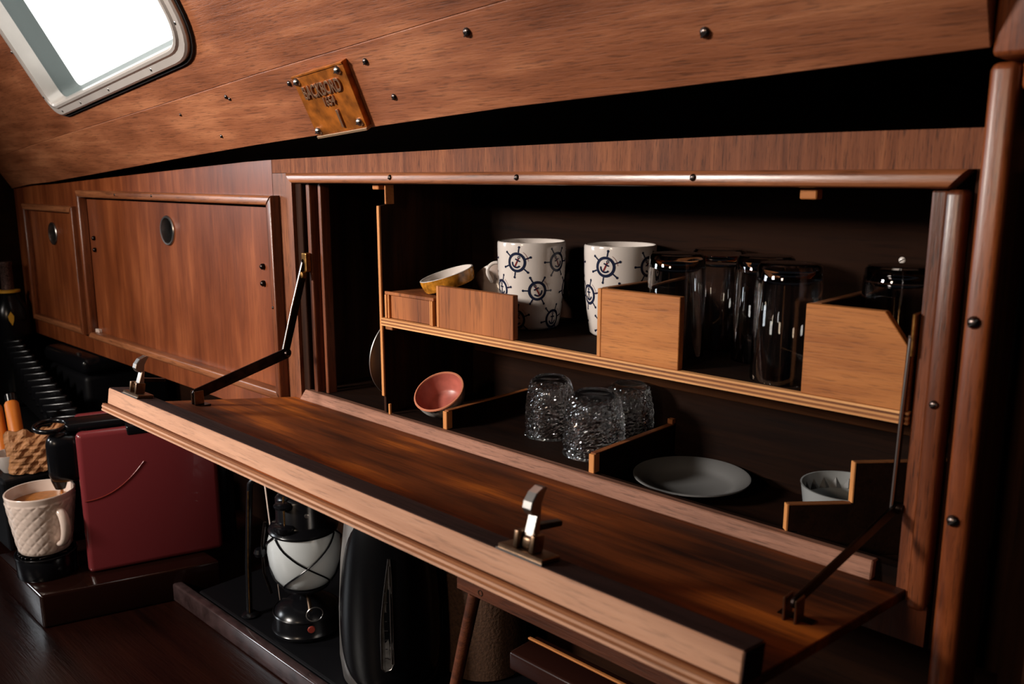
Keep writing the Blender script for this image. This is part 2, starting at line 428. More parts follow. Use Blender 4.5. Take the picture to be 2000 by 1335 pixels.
# ================================================================= FACE BOARDS AND LOCKERS
def face_top(x):
    P = [(-2.3, 0.585), (-1.921, 0.603), (-1.804, 0.606), (-1.348, 0.627), (-1.037, 0.641), (-0.765, 0.646), (-0.569, 0.649), (-0.308, 0.651), (-0.05, 0.650)]
    for (a, b_), (c, d) in zip(P[:-1], P[1:]):
        if a <= x <= c: return b_ + (d-b_) * (x-a) / (c-a)
    return P[-1][1]
def top_curve(x0, x1, n=10): return [(x0 + (x1-x0)*i/n, face_top(x0 + (x1-x0)*i/n)) for i in range(n+1)]
def rect(x0, x1, z0, z1): return [(x0, z0), (x1, z0), (x1, z1), (x0, z1)]
def mould_frame(parent, x0, x1, z0, z1, wd, y0, y1, sides='tblr', bev=0.0035, seg=3, off=0.0):
    S = {'t': [(x0, z1), (x1, z1), (x1-wd, z1-wd), (x0+wd, z1-wd)], 'b': [(x0, z0), (x1, z0), (x1-wd, z0+wd), (x0+wd, z0+wd)],
         'l': [(x0, z0), (x0, z1), (x0+wd, z1-wd), (x0+wd, z0+wd)], 'r': [(x1, z0), (x1, z1), (x1-wd, z1-wd), (x1-wd, z0+wd)]}
    out = {}
    for s in sides:
        b = bm_prism(S[s], y0, y1, XZ)
        es = [e for e in b.edges if all(abs(v.co.y - y0) < 1e-6 for v in e.verts) and ((s in 'tb') == (abs(e.verts[0].co.x - e.verts[1].co.x) > wd * 1.6))]
        if bev: bmesh.ops.bevel(b, geom=es, offset=bev, segments=seg, profile=0.5, affect='EDGES', clamp_overlap=True)
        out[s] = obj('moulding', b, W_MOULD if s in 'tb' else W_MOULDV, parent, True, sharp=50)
    return out
SC = [M_SCREW, M_SLOT]

# middle closed locker
mid = thing('locker', 'closed varnished locker with round finger hole left of the open cupboard', 'locker', (-1.32, 0.0, 0.291))
b = bm_prism([(-1.664, 0.291)] + [(-0.9995, 0.291)] + top_curve(-1.664, -0.9995)[::-1], 0.0, 0.014, XZ, holes=[rect(-1.640, -1.003, 0.332, 0.584)])
obj('face_board', b, W_FACE, mid)
mould_frame(mid, -1.648, -0.984, 0.3245, 0.5965, 0.0125, -0.0145, -0.0005)
fr_hole = [(-1.3145 + 0.021*math.cos(t), 0.5375 + 0.021*math.sin(t)) for t in [2*math.pi*k/32 for k in range(32)]]
b = bm_prism(rect(-1.638, -1.006, 0.334, 0.5805), 0.001, 0.010, XZ, holes=[fr_hole])
door = obj('door', b, W_FACE, mid)
def ring_at(x, z, r, parent, name='finger_ring', mat=None):
    M = align((0, -1, 0))
    o = lathe(name, [(r+0.003, 0.0), (r+0.003, 0.0016), (r+0.0018, 0.003), (r-0.0005, 0.0028), (r-0.0012, 0.001), (r-0.0012, -0.012), (r+0.0004, -0.012)], mat or M_STEEL, parent, (x, 0.001, z), 40, M, close=True)
    c = lathe('finger_cup', [(0, -0.012), (r, -0.012), (r, -0.0125), (0, -0.0125)], M_DARK, parent, (x, 0.001, z), 24, M)  # plain dull black disc behind the finger hole
    return o
ring_at(-1.3145, 0.5375, 0.0205, door)
for x, z, r in [(-1.614, 0.511, .0042), (-1.614, 0.490, .0042), (-1.034, 0.501, .0042), (-1.035, 0.478, .0042)]:
    lathe('bolt', [(0, 0.0055), (r*0.6, 0.005), (r, 0.003), (r, -0.001), (0, -0.001)], M_IRON, door, (x, 0.001, z), 16, align((0, -1, 0)))
for x, z in [(-1.47, 0.591), (-1.33, 0.591), (-0.990, 0.451)]: screw((x, -0.0145, z), (0, -1, 0), 0.0022, mid, SC)
box('corner_block', (-1.634, -1.618), (-0.006, 0.001), (0.3365, 0.343), M_CREAMC, mid, 0.001)

# far left locker
far = thing('locker', 'narrow closed locker in shadow at the far left end', 'locker', (-1.85, 0.0, 0.291))
b = bm_prism([(-2.0295, 0.291), (-1.6645, 0.291)] + top_curve(-2.0295, -1.6645)[::-1], 0.0, 0.014, XZ, holes=[rect(-1.945, -1.70, 0.332, 0.555)])
obj('face_board', b, W_FACE, far)
mould_frame(far, -1.960, -1.684, 0.3245, 0.5665, 0.0125, -0.011, -0.0005)
fr2 = [(-1.822 + 0.020*math.cos(t), 0.510 + 0.020*math.sin(t)) for t in [2*math.pi*k/32 for k in range(32)]]
door2 = obj('door', bm_prism(rect(-1.943, -1.702, 0.334, 0.5525), 0.001, 0.010, XZ, holes=[fr2]), W_FACE, far)
ring_at(-1.822, 0.510, 0.0195, door2)

# ---------------- open cupboard
cab = thing('cupboard', 'open wooden cupboard with dropped flap door, shelf of mugs and glasses', 'cupboard', (-0.56, 0.0, 0.291))
box('left_stile', (-0.9985, -0.9545), (0.0, 0.014), (0.291, 0.6245), W_FACE2, cab)
b = bm_prism([(-0.9985, 0.6250), (-0.05, 0.6250)] + top_curve(-0.9985, -0.05)[::-1], 0.0, 0.014, XZ)
obj('top_rail', b, W_RAIL, cab)
box('right_stile', (-0.1640, -0.05), (0.002, 0.014), (0.291, 0.6245), W_INV, cab)  # dark wood colour stands in for the black gap beside the post
box('bottom_rail', (-0.9540, -0.1675), (0.002, 0.014), (0.291, 0.322), W_FACE, cab)
# mouldings around the opening
b = bm_prism([(-0.9535, 0.6250), (-0.1665, 0.6250), (-0.1785, 0.6125), (-0.9415, 0.6125)], -0.010, 0.012, XZ)
es = [e for e in b.edges if all(abs(v.co.y + 0.010) < 1e-6 for v in e.verts) and abs(e.verts[0].co.x - e.verts[1].co.x) > 0.1]
bmesh.ops.bevel(b, geom=es, offset=0.004, segments=3, profile=0.5, affect='EDGES')
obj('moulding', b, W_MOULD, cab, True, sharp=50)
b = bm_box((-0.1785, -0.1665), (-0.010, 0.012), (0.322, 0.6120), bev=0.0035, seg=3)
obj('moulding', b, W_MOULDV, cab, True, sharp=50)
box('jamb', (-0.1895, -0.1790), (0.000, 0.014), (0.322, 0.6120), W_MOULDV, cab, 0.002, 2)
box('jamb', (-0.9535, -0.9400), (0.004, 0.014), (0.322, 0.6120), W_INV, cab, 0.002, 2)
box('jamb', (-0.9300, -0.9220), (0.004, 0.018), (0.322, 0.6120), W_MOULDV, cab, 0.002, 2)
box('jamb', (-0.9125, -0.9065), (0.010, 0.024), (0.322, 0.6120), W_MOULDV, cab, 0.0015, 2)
for x in (-0.743, -0.554, -0.364): screw((x, -0.010, 0.6195), (0, -1, 0), 0.0030, cab, SC, h=0.6)
screw((-0.957, 0.0, 0.464), (0, -1, 0), 0.0020, cab, SC)
screw((-0.1725, -0.010, 0.471), (0, -1, 0), 0.0032, cab, SC, h=0.6)
# carcass
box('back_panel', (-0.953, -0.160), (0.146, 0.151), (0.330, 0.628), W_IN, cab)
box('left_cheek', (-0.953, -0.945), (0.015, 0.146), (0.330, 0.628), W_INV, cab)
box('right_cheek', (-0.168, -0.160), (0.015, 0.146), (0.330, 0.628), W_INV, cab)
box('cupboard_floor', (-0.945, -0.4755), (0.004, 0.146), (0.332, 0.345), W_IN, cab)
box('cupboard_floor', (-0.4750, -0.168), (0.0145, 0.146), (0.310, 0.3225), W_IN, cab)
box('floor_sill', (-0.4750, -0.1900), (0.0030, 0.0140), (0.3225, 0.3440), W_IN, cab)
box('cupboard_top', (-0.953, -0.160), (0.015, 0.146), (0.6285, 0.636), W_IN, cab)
# upper lighter strip on the back panel and cleat under the shelf
box('cleat', (-0.770, -0.169), (0.1405, 0.1458), (0.402, 0.4465), W_CLEAT, cab, 0.001)
screw((-0.254, 0.146, 0.551), (0, -1, 0), 0.0030, cab, [M_WHITE, M_SLOT], h=0.4)
# divider with a thin pale front edge
b = bm_prism([(0.003, 0.3455), (0.1455, 0.3455), (0.1455, 0.6275), (0.016, 0.6275), (0.016, 0.590), (0.003, 0.588)], -0.7815, -0.7775, YZ)
obj('divider_panel', b, W_INV, cab)
box('divider_edge', (-0.7818, -0.7772), (0.000, 0.0028), (0.366, 0.588), W_EDGE_V, cab, 0.0008, 2)
box('divider_edge', (-0.7700, -0.7672), (0.000, 0.0030), (0.3455, 0.3585), W_EDGE_V, cab, 0.0005)
# catch blocks behind the top moulding
box('catch_block', (-0.7935, -0.7820), (0.004, 0.014), (0.6060, 0.6115), W_PLY, cab, 0.0008)
box('catch_strip', (-0.7715, -0.7690), (0.004, 0.016), (0.5900, 0.6115), W_PLY, cab, 0.0004)
box('catch_block', (-0.2820, -0.2690), (0.004, 0.014), (0.6040, 0.6115), W_PLY, cab, 0.0008)
# shelf built of plywood layers
SZ0, SZ1 = 0.4515, 0.4605
nl = 5
shelf = box('shelf', (-0.7765, -0.1905), (0.004, 0.1455), (SZ0, SZ1), W_IN, cab)
for i in range(nl):
    z0 = SZ0 + (SZ1-SZ0)*i/nl; z1 = SZ0 + (SZ1-SZ0)*(i+1)/nl
    box('ply_layer', (-0.7765, -0.1905), (-0.002 + (0.0004 if i % 2 else 0), 0.0039), (z0+0.00005, z1-0.00005), W_EDGE_D if i % 2 else W_EDGE_L, shelf)
box('shelf_bracket', (-0.7770, -0.7640), (0.004, 0.020), (0.4460, 0.4510), W_EDGE_D, cab, 0.0008)
# fiddle boards and boxes on the shelf
ST = SZ1 + 0.0002
def fiddle(pts, y0, mat, side=None, sidez=None, label=None, edge=None):
    f = obj('fiddle_board', bm_prism(pts, y0, y0+0.0075, XZ, bev=0.0005), mat, cab)
    if edge is not None:
        zt = max(p[1] for p in pts)
        box('board_edge', (edge-0.0042, edge-0.0002), (y0-0.0002, y0+0.0075), (ST, zt), W_EDGE_V, f, 0.0004)
    if side is not None:
        box('side_wall', (side-0.003, side+0.003), (y0+0.0078, 0.1450), (ST, sidez), W_IN, f)
        box('side_wall_edge', (side-0.003, side+0.003), (y0+0.0078, 0.1450), (sidez+0.0001, sidez+0.0012), W_EDGE_D, f)
    return f
# small framed box at the left
smallbox = box('small_box', (-0.7705, -0.6875), (0.004, 0.055), (ST, 0.4905), W_PLYRED, cab, 0.0005)
box('frame_strip', (-0.7715, -0.6870), (0.0005, 0.0038), (0.4880, 0.4915), W_PLYRED, smallbox, 0.0003)
box('frame_strip', (-0.7715, -0.7680), (0.0000, 0.0038), (ST, 0.4878), W_EDGE_V, smallbox, 0.0003)
box('frame_strip', (-0.7672, -0.7650), (0.0010, 0.0038), (ST, 0.4878), W_EDGE_V, smallbox, 0.0003)
box('frame_strip', (-0.6945, -0.6925), (0.0010, 0.0038), (ST, 0.4878), W_EDGE_V, smallbox, 0.0003)
box('frame_strip', (-0.6910, -0.6885), (0.0000, 0.0038), (ST, 0.4878), W_EDGE_V, smallbox, 0.0003)
fiddle([(-0.6775, ST), (-0.568, ST), (-0.568, 0.5055), (-0.6775, 0.5055)], 0.000, W_PLYRED, -0.6785, 0.489, edge=-0.6775)
fiddle([(-0.4585, ST), (-0.3770, ST), (-0.3770, 0.5225), (-0.4585, 0.5225)], -0.001, W_PLY, -0.4605, 0.5215, edge=-0.4586)
fiddle([(-0.2690, ST), (-0.1920, ST), (-0.1920, 0.5020), (-0.2120, 0.5285), (-0.2690, 0.5285)], -0.001, W_PLY, -0.2640, 0.5275)
# lower dividers
def low_div(x, top, y1, mat_edge=W_EDGE_V, zb=0.3452):
    d = box('low_divider', (x-0.003, x+0.003), (0.0150, y1), (zb, top), W_IN, cab)
    box('divider_edge', (x-0.0032, x+0.0032), (0.006, 0.0149), (0.3452, top), mat_edge, d, 0.0005)
    box('top_edge', (x-0.003, x+0.003), (0.009, y1), (top+0.0001, top+0.0010), W_PLYRED, d)
    return d
low_div(-0.678, 0.3655, 0.143)
d = low_div(-0.472, 0.3635, 0.1425, zb=0.3230)
box('end_block', (-0.475, -0.469), (0.139, 0.145), (0.3650, 0.3700), W_PLYRED, d)
# stepped diagonal divider at the right
dg = thing('x', None, None, (0, 0, 0)) if False else None
A = Vector((-0.279, 0.008, 0)); Bv = Vector((-0.178, 0.1160, 0))
dd = (Bv - A).normalized(); nn = Vector((-dd.y, dd.x, 0))
def DG(v): return A + dd * v[0] + nn * v[2] + UP * v[1]
sd = obj('stepped_divider', bm_prism([(0.010, 0.3230), (0.145, 0.3230), (0.145, 0.4000), (0.0535, 0.4000), (0.0535, 0.3665), (0.002, 0.3665), (0.002, 0.3452), (0.010, 0.3452)], -0.0028, 0.0028, DG), W_IN, cab)
obj('divider_edge', bm_prism([(0.0, 0.3452), (0.0018, 0.3452), (0.0018, 0.3672), (0.0, 0.3672)], -0.003, 0.003, DG, bev=0.0003), W_EDGE_V, sd)
obj('divider_edge', bm_prism([(0.0518, 0.3674), (0.0534, 0.3674), (0.0534, 0.4008), (0.0518, 0.4008)], -0.003, 0.003, DG, bev=0.0003), W_EDGE_V, sd)
obj('top_edge', bm_prism([(0.0020, 0.3666), (0.0516, 0.3666), (0.0516, 0.3674), (0.0020, 0.3674)], -0.0028, 0.0028, DG), W_EDGE_D, sd)
obj('top_edge', bm_prism([(0.0536, 0.4001), (0.1450, 0.4001), (0.1450, 0.4008), (0.0536, 0.4008)], -0.0028, 0.0028, DG), W_EDGE_D, sd)

# ---------------- flap door
FT = R(9.0); FZ = 0.331
def FL(v):      # (x, distance from the hinge, height above the flap)
    return Vector((v[0], -v[1]*math.cos(FT) + v[2]*math.sin(FT), FZ + v[1]*math.sin(FT) + v[2]*math.cos(FT)))
flap = box('flap_door', (-0.970, -0.182), (-0.002, 0.2465), (-0.0075, 0.0), W_FLAP, cab, 0.0006, 1, FL)
nl = 4
for i in range(nl):
    z0 = -0.0078 + 0.0082*i/nl; z1 = -0.0078 + 0.0082*(i+1)/nl
    box('ply_layer', (-0.971, -0.181), (0.2467, 0.2505 - (0.0006 if i % 2 else 0)), (z0, z1-0.0001), W_EDGE_D if i % 2 else W_BATT, flap, T=FL)
fb = box('front_batten', (-0.968, -0.182), (0.2235, 0.2455), (0.0002, 0.0178), W_BATT, flap, 0.0008, 1, FL)
box('batten_top', (-0.968, -0.182), (0.2232, 0.2448), (0.0179, 0.0186), W_BATTDARK, fb, 0.0003, 1, FL)
box('batten_end_shade', (-0.1818, -0.1812), (0.2236, 0.2454), (0.0002, 0.0178), W_BATTDARK, fb, T=FL)  # shade of the end face put into a dark cap
rb = obj('rear_batten', bm_prism([(-0.951, 0.0002), (-0.205, 0.0002), (-0.205, 0.0150), (-0.940, 0.0150)], -0.006, 0.006, lambda v: FL((v[0], v[2], v[1])), bev=0.001), W_BATTB, flap)
def hook_latch(x, s=1.0):
    h0 = 0.0187
    plate = box('latch_plate', (x-0.019, x+0.019), (0.2270, 0.2445), (h0, h0+0.0035), M_BRASSD, flap, 0.0006, 1, FL)
    box('latch_shim', (x-0.0195, x+0.0195), (0.2448, 0.2456), (h0-0.0006, h0+0.0010), M_STEEL, plate, T=FL)
    for dx in (-0.006, 0.0075):
        b = bm_box((x+dx-0.0018, x+dx+0.0018), (0.2325, 0.2430), (h0+0.0036, h0+0.0150), T=FL, bev=0.001, seg=2)
        obj('latch_lug', b, M_BRASSD, plate, True, sharp=40)
    b = bm_box((x-0.0040, x+0.0052), (0.2330, 0.2400), (h0+0.0037, h0+0.0125), T=FL, bev=0.0025, seg=3)
    obj('latch_barrel', b, M_BRASSD, plate, True, sharp=40)
    # hooked tongue
    prof = [(0.2385, 0.0120), (0.2360, 0.0260), (0.2400, 0.0262), (0.2432, 0.0300), (0.2425, 0.0350), (0.2390, 0.0405), (0.2330, 0.0440), (0.2290, 0.0435), (0.2310, 0.0400), (0.2330, 0.0340), (0.2320, 0.0120)]
    b = bm_prism([(p[0], h0 + p[1]) for p in prof], x-0.0035, x+0.0045, lambda v: FL((v[2], v[0], v[1])), bev=0.0006)
    obj('latch_hook', b, M_STEEL, plate)
    b = bm_prism([(0.2340, h0+0.0150), (0.2080, h0+0.0150), (0.2080, h0+0.0185), (0.2340, h0+0.0195)], x-0.0025, x+0.0030, lambda v: FL((v[2], v[0], v[1])), bev=0.0005)
    obj('latch_lever', b, M_IRON, plate)
hook_latch(-0.3370)
hook_latch(-0.9130)
# folding stays
def stay(up, kn, ft, wu, wl, name_side):
    up, kn, ft = Vector(up), Vector(kn), Vector(ft)
    st = tube('stay_arm', [up + Vector((0.001, -0.0045, 0)), (up + kn)/2 + Vector((0.001, -0.0055, 0)), kn + Vector((0.001, -0.0045, 0))], [0.0012]*3, M_STEEL, cab, 8)
    # upper arm: thin flat bar seen on edge
    def bar(p, q, wd, th, mat, nm, par):
        d_ = (q-p).normalized(); xx = Vector((1, 0, 0)); xx = (xx - d_*xx.dot(d_)).normalized(); ww = d_.cross(xx)
        L = (q-p).length
        return obj(nm, bm_prism([(t_[0], t_[1]) for t_ in ([(0 - wd/2*math.sin(k*math.pi/6) , wd/2*math.cos(k*math.pi/6)) for k in range(7)] + [(L + wd/2*math.sin(k*math.pi/6), -wd/2*math.cos(k*math.pi/6)) for k in range(7)])], -th/2, th/2, lambda v: p + d_*v[0] + ww*v[1] + xx*v[2], bev=0.0003), mat, par)
    bar(up, kn, wu, 0.0022, M_IRON, 'stay_bar', st)
    bar(kn + Vector((0.003, 0, 0)), ft + Vector((0.003, 0, 0.006)), wl, 0.0022, M_IRON, 'stay_bar', st)
    lathe('stay_pivot', [(0, 0.0042), (0.003, 0.0038), (0.0042, 0.002), (0.0042, -0.004), (0, -0.004)], M_IRON, st, kn + Vector((0.004, 0, 0)), 16, align((1, 0, 0)))
    f0 = ft
    box('stay_foot', (f0.x-0.010, f0.x+0.014), (f0.y-0.011, f0.y+0.011), (f0.z-0.0085, f0.z-0.0065), M_IRON, st, 0.0006, 1)
    for dx in (-0.002, 0.0055):
        box('foot_lug', (f0.x+dx, f0.x+dx+0.0016), (f0.y-0.006, f0.y+0.006), (f0.z-0.0066, f0.z+0.010), M_BRASSD, st, 0.0006, 1)
    return st
s1 = stay((-0.930, -0.001, 0.5140), (-0.9370, -0.032, 0.4005), (-0.9450, -0.149, 0.3620), 0.011, 0.0135, 'l')
box('stay_anchor', (-0.9340, -0.9230), (-0.004, 0.004), (0.5020, 0.5260), M_BRASS, s1, 0.0015, 2)
lathe('anchor_rivet', [(0, 0.006), (0.004, 0.005), (0.005, 0.0), (0, 0)], M_BRASS, s1, (-0.928, -0.004, 0.4985), 14, align((0, -1, 0)))
s2 = stay((-0.1935, -0.001, 0.5130), (-0.1965, 0.000, 0.3900), (-0.2080, -0.132, 0.3580), 0.007, 0.0075, 'r')
box('stay_anchor', (-0.1925, -0.1900), (-0.006, 0.010), (0.5000, 0.5300), M_BRASS, s2, 0.0008)

# ================================================================= THINGS IN THE CUPBOARD
def mug_profile(r, rb, h, t=0.0026):
    out = [(0, 0), (rb*0.86, 0), (rb*0.93, 0.0008), (rb, 0.003)]
    for k in range(1, 9):
        u = k/8; out.append((rb + (r-rb) * (1-(1-u)**2.2), 0.003 + (h-0.005)*u))
    out += [(r-0.0004, h-0.0006), (r-t*0.5, h), (r-t*0.9, h-0.0008)]
    for k in range(7, -1, -1):
        u = k/8; out.append((rb + (r-rb) * (1-(1-u)**2.2) - t, max(0.006, 0.003 + (h-0.005)*u)))
    out.append((0, 0.006))
    return out
def prof_r(r, rb, h, z):
    u = max(0, min(1, (z-0.003)/(h-0.005))); return rb + (r-rb) * (1-(1-u)**2.2)
MR, MRB, MH = 0.0368, 0.0300, 0.0925
def anchor_mug(x, y, label, phase=0.0):
    z0 = ST
    t = thing('mug', label, 'mug', (x, y, z0), 'white ship wheel mugs on the shelf')
    lathe('mug_body', mug_profile(MR, MRB, MH), M_WHITE, t, (x, y, z0), 64)
    cam_a = math.atan2(-0.6 - y, 0 - x)
    # handle at the far side
    ha = cam_a + R(165)
    pts = []
    for k in range(11):
        s = math.pi * k / 10
        rr = MR - 0.003 + 0.021*math.sin(s); zz = 0.049 + 0.024*math.cos(s)
        pts.append((x + rr*math.cos(ha), y + rr*math.sin(ha), z0 + zz))
    tube('handle', pts, 0.0042, M_WHITE, t, 10)
    def surf(a, z, lift=0.00015):
        rr = prof_r(MR, MRB, MH, z) + lift
        return Vector((x + rr*math.cos(a), y + rr*math.sin(a), z0 + z))
    def motif(ac, zc, sc, rot, red):
        b = bmesh.new()
        def P(u, v, l=0.00016): return surf(ac + u/MR, zc + v, l)
        def quad(p, q, wd, mi, l=0.0002, nseg=3):
            d_ = Vector((q[0]-p[0], q[1]-p[1])); L = d_.length; d_ /= L; nx = Vector((-d_.y, d_.x))*wd/2
            prev = None
            for k in range(nseg+1):
                c = (p[0]+d_.x*L*k/nseg, p[1]+d_.y*L*k/nseg)
                row = [b.verts.new(P(c[0]+nx.x, c[1]+nx.y, l)), b.verts.new(P(c[0]-nx.x, c[1]-nx.y, l))]
                if prev:
                    f = b.faces.new([prev[0], prev[1], row[1], row[0]]); f.material_index = mi
                prev = row
        def ann(r0, r1, mi, a0=0, a1=2*math.pi, n=28, l=0.00022, cx=0, cy=0):
            prev = None
            for k in range(n+1):
                a = a0 + (a1-a0)*k/n
                row = [b.verts.new(P(cx+r0*math.cos(a), cy+r0*math.sin(a), l)), b.verts.new(P(cx+r1*math.cos(a), cy+r1*math.sin(a), l))]
                if prev:
                    f = b.faces.new([prev[0], prev[1], row[1], row[0]]); f.material_index = mi
                prev = row
        ann(0.0068*sc, 0.0093*sc, 0)
        for k in range(6):
            a = k*math.pi/3 + rot[0]
            c, s = math.cos(a), math.sin(a)
            quad((0.0093*sc*c, 0.0093*sc*s), (0.0140*sc*c, 0.0140*sc*s), 0.0013*sc, 0)
            ann(0.0, 0.0012*sc, 0, cx=0.0142*sc*c, cy=0.0142*sc*s, n=8)
        # anchor
        ra = rot[1]; cr, sr = math.cos(ra), math.sin(ra)
        def Q(u, v): return ((u*cr - v*sr)*sc, (u*sr + v*cr)*sc)
        m1 = 1 if red else 0
        quad(Q(0, 0.0040), Q(0, -0.0048), 0.0014*sc, m1, 0.0003)
        quad(Q(-0.0027, 0.0022), Q(0.0027, 0.0022), 0.0013*sc, 0 if red != 2 else 1, 0.00032, 2)
        ann(0.0006*sc, 0.0014*sc, 0, cx=Q(0, 0.0052)[0], cy=Q(0, 0.0052)[1], n=10)
        ann(0.0034*sc, 0.0050*sc, 0 if red else 0, a0=ra+math.pi*1.08, a1=ra+math.pi*1.92, n=14, cx=Q(0, -0.0005)[0], cy=Q(0, -0.0005)[1], l=0.0003)
        # faint red arc outside the wheel
        ann(0.0112*sc, 0.0115*sc, 1, a0=0.1, a1=1.0, n=8)
        obj('wheel_motif', b, [M_NAVY, M_REDG], t, True)
    k = 0
    for row, (zc, st) in enumerate([(0.0725, -25), (0.0430, 10), (0.0120, 44)]):
        for i in range(5):
            a = cam_a + R(st + phase + 72*i)
            rel = (math.degrees(a - cam_a) + 180) % 360 - 180
            if abs(rel) > 100: continue
            motif(a, zc, 1.12, [(0.35, -0.45), (0.0, 0.5), (0.2, 0.0)][(row + i) % 3] if rel > -60 else (0.2, 0.0), [1, 1, 0][(i + row) % 3])
    return t
anchor_mug(-0.612, 0.0755, 'white mug with navy ship wheels, left of the two, behind the figured board')
anchor_mug(-0.5145, 0.1020, 'white mug with navy ship wheels, right of the two, beside the glasses', 2)

# drinking glasses standing upside down
def tumbler_profile(rm, rbse, h):
    # upside down: rim at z=0, thick base at top
    o = [(rm, 0.0), (rm+0.0003, 0.0012), (rbse+0.0012, h-0.016), (rbse, h-0.003), (rbse-0.002, h-0.0004), (rbse-0.005, h), (0, h-0.0006)]
    i = [(0, h-0.0165), (rbse-0.006, h-0.0160), (rbse-0.0022, h-0.013), (rm-0.0016, 0.0012), (rm-0.0009, 0.0)]
    return o + i
gl = [(-0.4175, 0.0560, 'clear tumbler upside down, leftmost glass, close behind the square orange board'),
      (-0.4080, 0.1130, 'clear tumbler upside down at the back, second glass from the left'),
      (-0.3480, 0.0880, 'clear tumbler upside down in the middle of the five glasses'),
      (-0.2985, 0.0310, 'clear tumbler upside down nearest the shelf edge, left of the chamfered board'),
      (-0.2250 - 0.008, 0.0700 + 0.010, 'clear tumbler upside down, rightmost glass, behind the chamfered board')]
for i, (x, y, lab) in enumerate(gl):
    h = 0.0925 + (0.001*(i % 2))
    o = obj('tumbler', bm_lathe(tumbler_profile(0.0262, 0.0245, h), 64, (x, y, ST), close=True), M_GLASS, None, True, (x, y, ST), 40)
    tag(o, lab, 'glass', 'clear tumblers on the shelf')

# amber cup tipped on its side and white cup behind
def tilt(ax, ang): return Matrix.Rotation(ang, 3, ax)
def cup(loc, M, r, rb, h, mats, label, cat, motif=None, inner=None, handle=None):
    t = thing('cup', label, cat, loc)
    c = Vector(loc)
    po = [(0, 0), (rb*0.8, 0), (rb, 0.001)]
    for k in range(1, 9):
        u = k/8; po.append((rb + (r-rb)*math.sin(u*math.pi/2)**0.8, 0.001 + (h-0.001)*u))
    b = bm_lathe(po, 48, c, M); obj('cup_body', b, mats[0], t, True, sharp=50)
    pi_ = [(r, h), (r-0.0006, h+0.0006), (r-0.0020, h+0.0004)]
    for k in range(7, 0, -1):
        u = k/8; pi_.append((max(0.001, rb + (r-rb)*math.sin(u*math.pi/2)**0.8 - 0.0024), 0.003 + (h-0.003)*u))
    pi_.append((0, 0.003))
    b = bm_lathe(pi_, 48, c, M); obj('cup_inside', b, mats[1], t, True, sharp=60)
    if handle:
        ha, hr, hz, hs = handle
        pts = []
        for k in range(10):
            s = math.pi*k/9
            rr = (rb + (r-rb)*0.8) - 0.001 + hs*math.sin(s); zz = hz + hr*math.cos(s)
            pts.append(c + M @ Vector((rr*math.cos(ha), rr*math.sin(ha), zz)))
        tube('handle', pts, 0.0022, mats[1], t, 8)
    return t
VR = Vector((0.725, 0.688, 0))    # direction to the right of the view
VF = Vector((-0.688, 0.725, 0))
M1 = Matrix.Rotation(R(-17), 3, VF) @ Matrix.Rotation(R(3), 3, VR)
cup((-0.7060, 0.0430, 0.4992), M1, 0.0315, 0.0285, 0.0150, (M_GOLDP, M_WHITE), 'shallow amber painted cup with white inside, tipped over the left box', 'cup')
M2 = Matrix.Rotation(R(-16), 3, VF) @ Matrix.Rotation(R(-30), 3, VR)
gc = cup((-0.6640, 0.0960, 0.4730), M2, 0.0300, 0.020, 0.046, (plain('taupe_glaze', (0.36, 0.28, 0.24), 0.25, coat=0.3), M_WHITE), 'pale grey cup with curled handle leaning behind the first mug', 'cup')
hc = Vector((-0.6590, 0.0700, 0.5170))
tube('handle', [hc + VR*(0.0105*math.cos(t)) + UP*(0.0100*math.sin(t)) for t in [R(-35) + R(250)*k/16 for k in range(17)]] + [hc + VR*(-0.006) + UP*(-0.0120) + VF*0.006], 0.0020, M_WHITE, gc, 10)
M3 = Matrix.Rotation(R(-20), 3, VF) @ Matrix.Rotation(R(30), 3, VR)
pc = cup((-0.7190, 0.0470, 0.3548), M3, 0.0300, 0.0180, 0.0270, (plain('white_with_navy_pattern', (0.45, 0.45, 0.43), 0.25, noise=0.98, nscale=55, coat=0.2), M_PINK), 'small pink lined bowl tipped towards the front on the cupboard floor', 'bowl')
lathe('rim', [(0.0303, 0.0265), (0.0309, 0.0275), (0.0303, 0.0286), (0.0288, 0.0288), (0.0282, 0.0278), (0.0290, 0.0265)], plain('terracotta_rim', (0.50, 0.18, 0.10), 0.35), pc, (-0.7190, 0.0470, 0.3548), 48, M3, close=True)

# crumpled-ice textured glasses
M_ICE = plain('textured_clear_glass', (1.0, 1.0, 1.0), 0.11, trans=1.0, ior=1.5)
def icy(x, y, h, r, label, seed, rot=0.0):
    rs = random.Random(seed)
    K = [(rs.randint(-26, 26), rs.uniform(60, 620), rs.uniform(0, 6.28), rs.uniform(0.5, 1)) for _ in range(12)]
    def f(rr, z, t):
        if rr < r*0.72 or z < 0.0005: return rr
        s = sum(a*abs(math.sin(n*t + k*z + ph)) for (n, k, ph, a) in K) / 12
        return rr - 0.0030*s - rs.uniform(0, 0.0022)
    prof = [(r*0.96, 0.0)]
    nz = 40
    for k in range(nz+1):
        u = k/nz; prof.append((r*(1.0 - 0.25*u**3.0) if u < 0.93 else r*0.75*(1-(u-0.93)/0.07*0.3), 0.001 + (h-0.001)*u))
    prof.append((0, h+0.0005))
    inn = [(0, h-0.010), (r*0.5, h-0.012), (r*0.70, h*0.6), (r*0.715, 0.001)]
    o = obj('textured_tumbler', bm_lathe(prof + inn, 90, (x, y, 0.3454), fn=f, close=True), M_ICE, None, False, (x, y, 0.3454))
    tag(o, label, 'glass', 'crumpled texture glasses on the cupboard floor')
icy(-0.5080, 0.0560, 0.0640, 0.0335, 'large crumpled texture glass upside down, nearest of three in the lower cupboard', 3)
icy(-0.5820, 0.0740, 0.0640, 0.0300, 'crumpled texture glass upside down, left of three in the lower cupboard', 8)
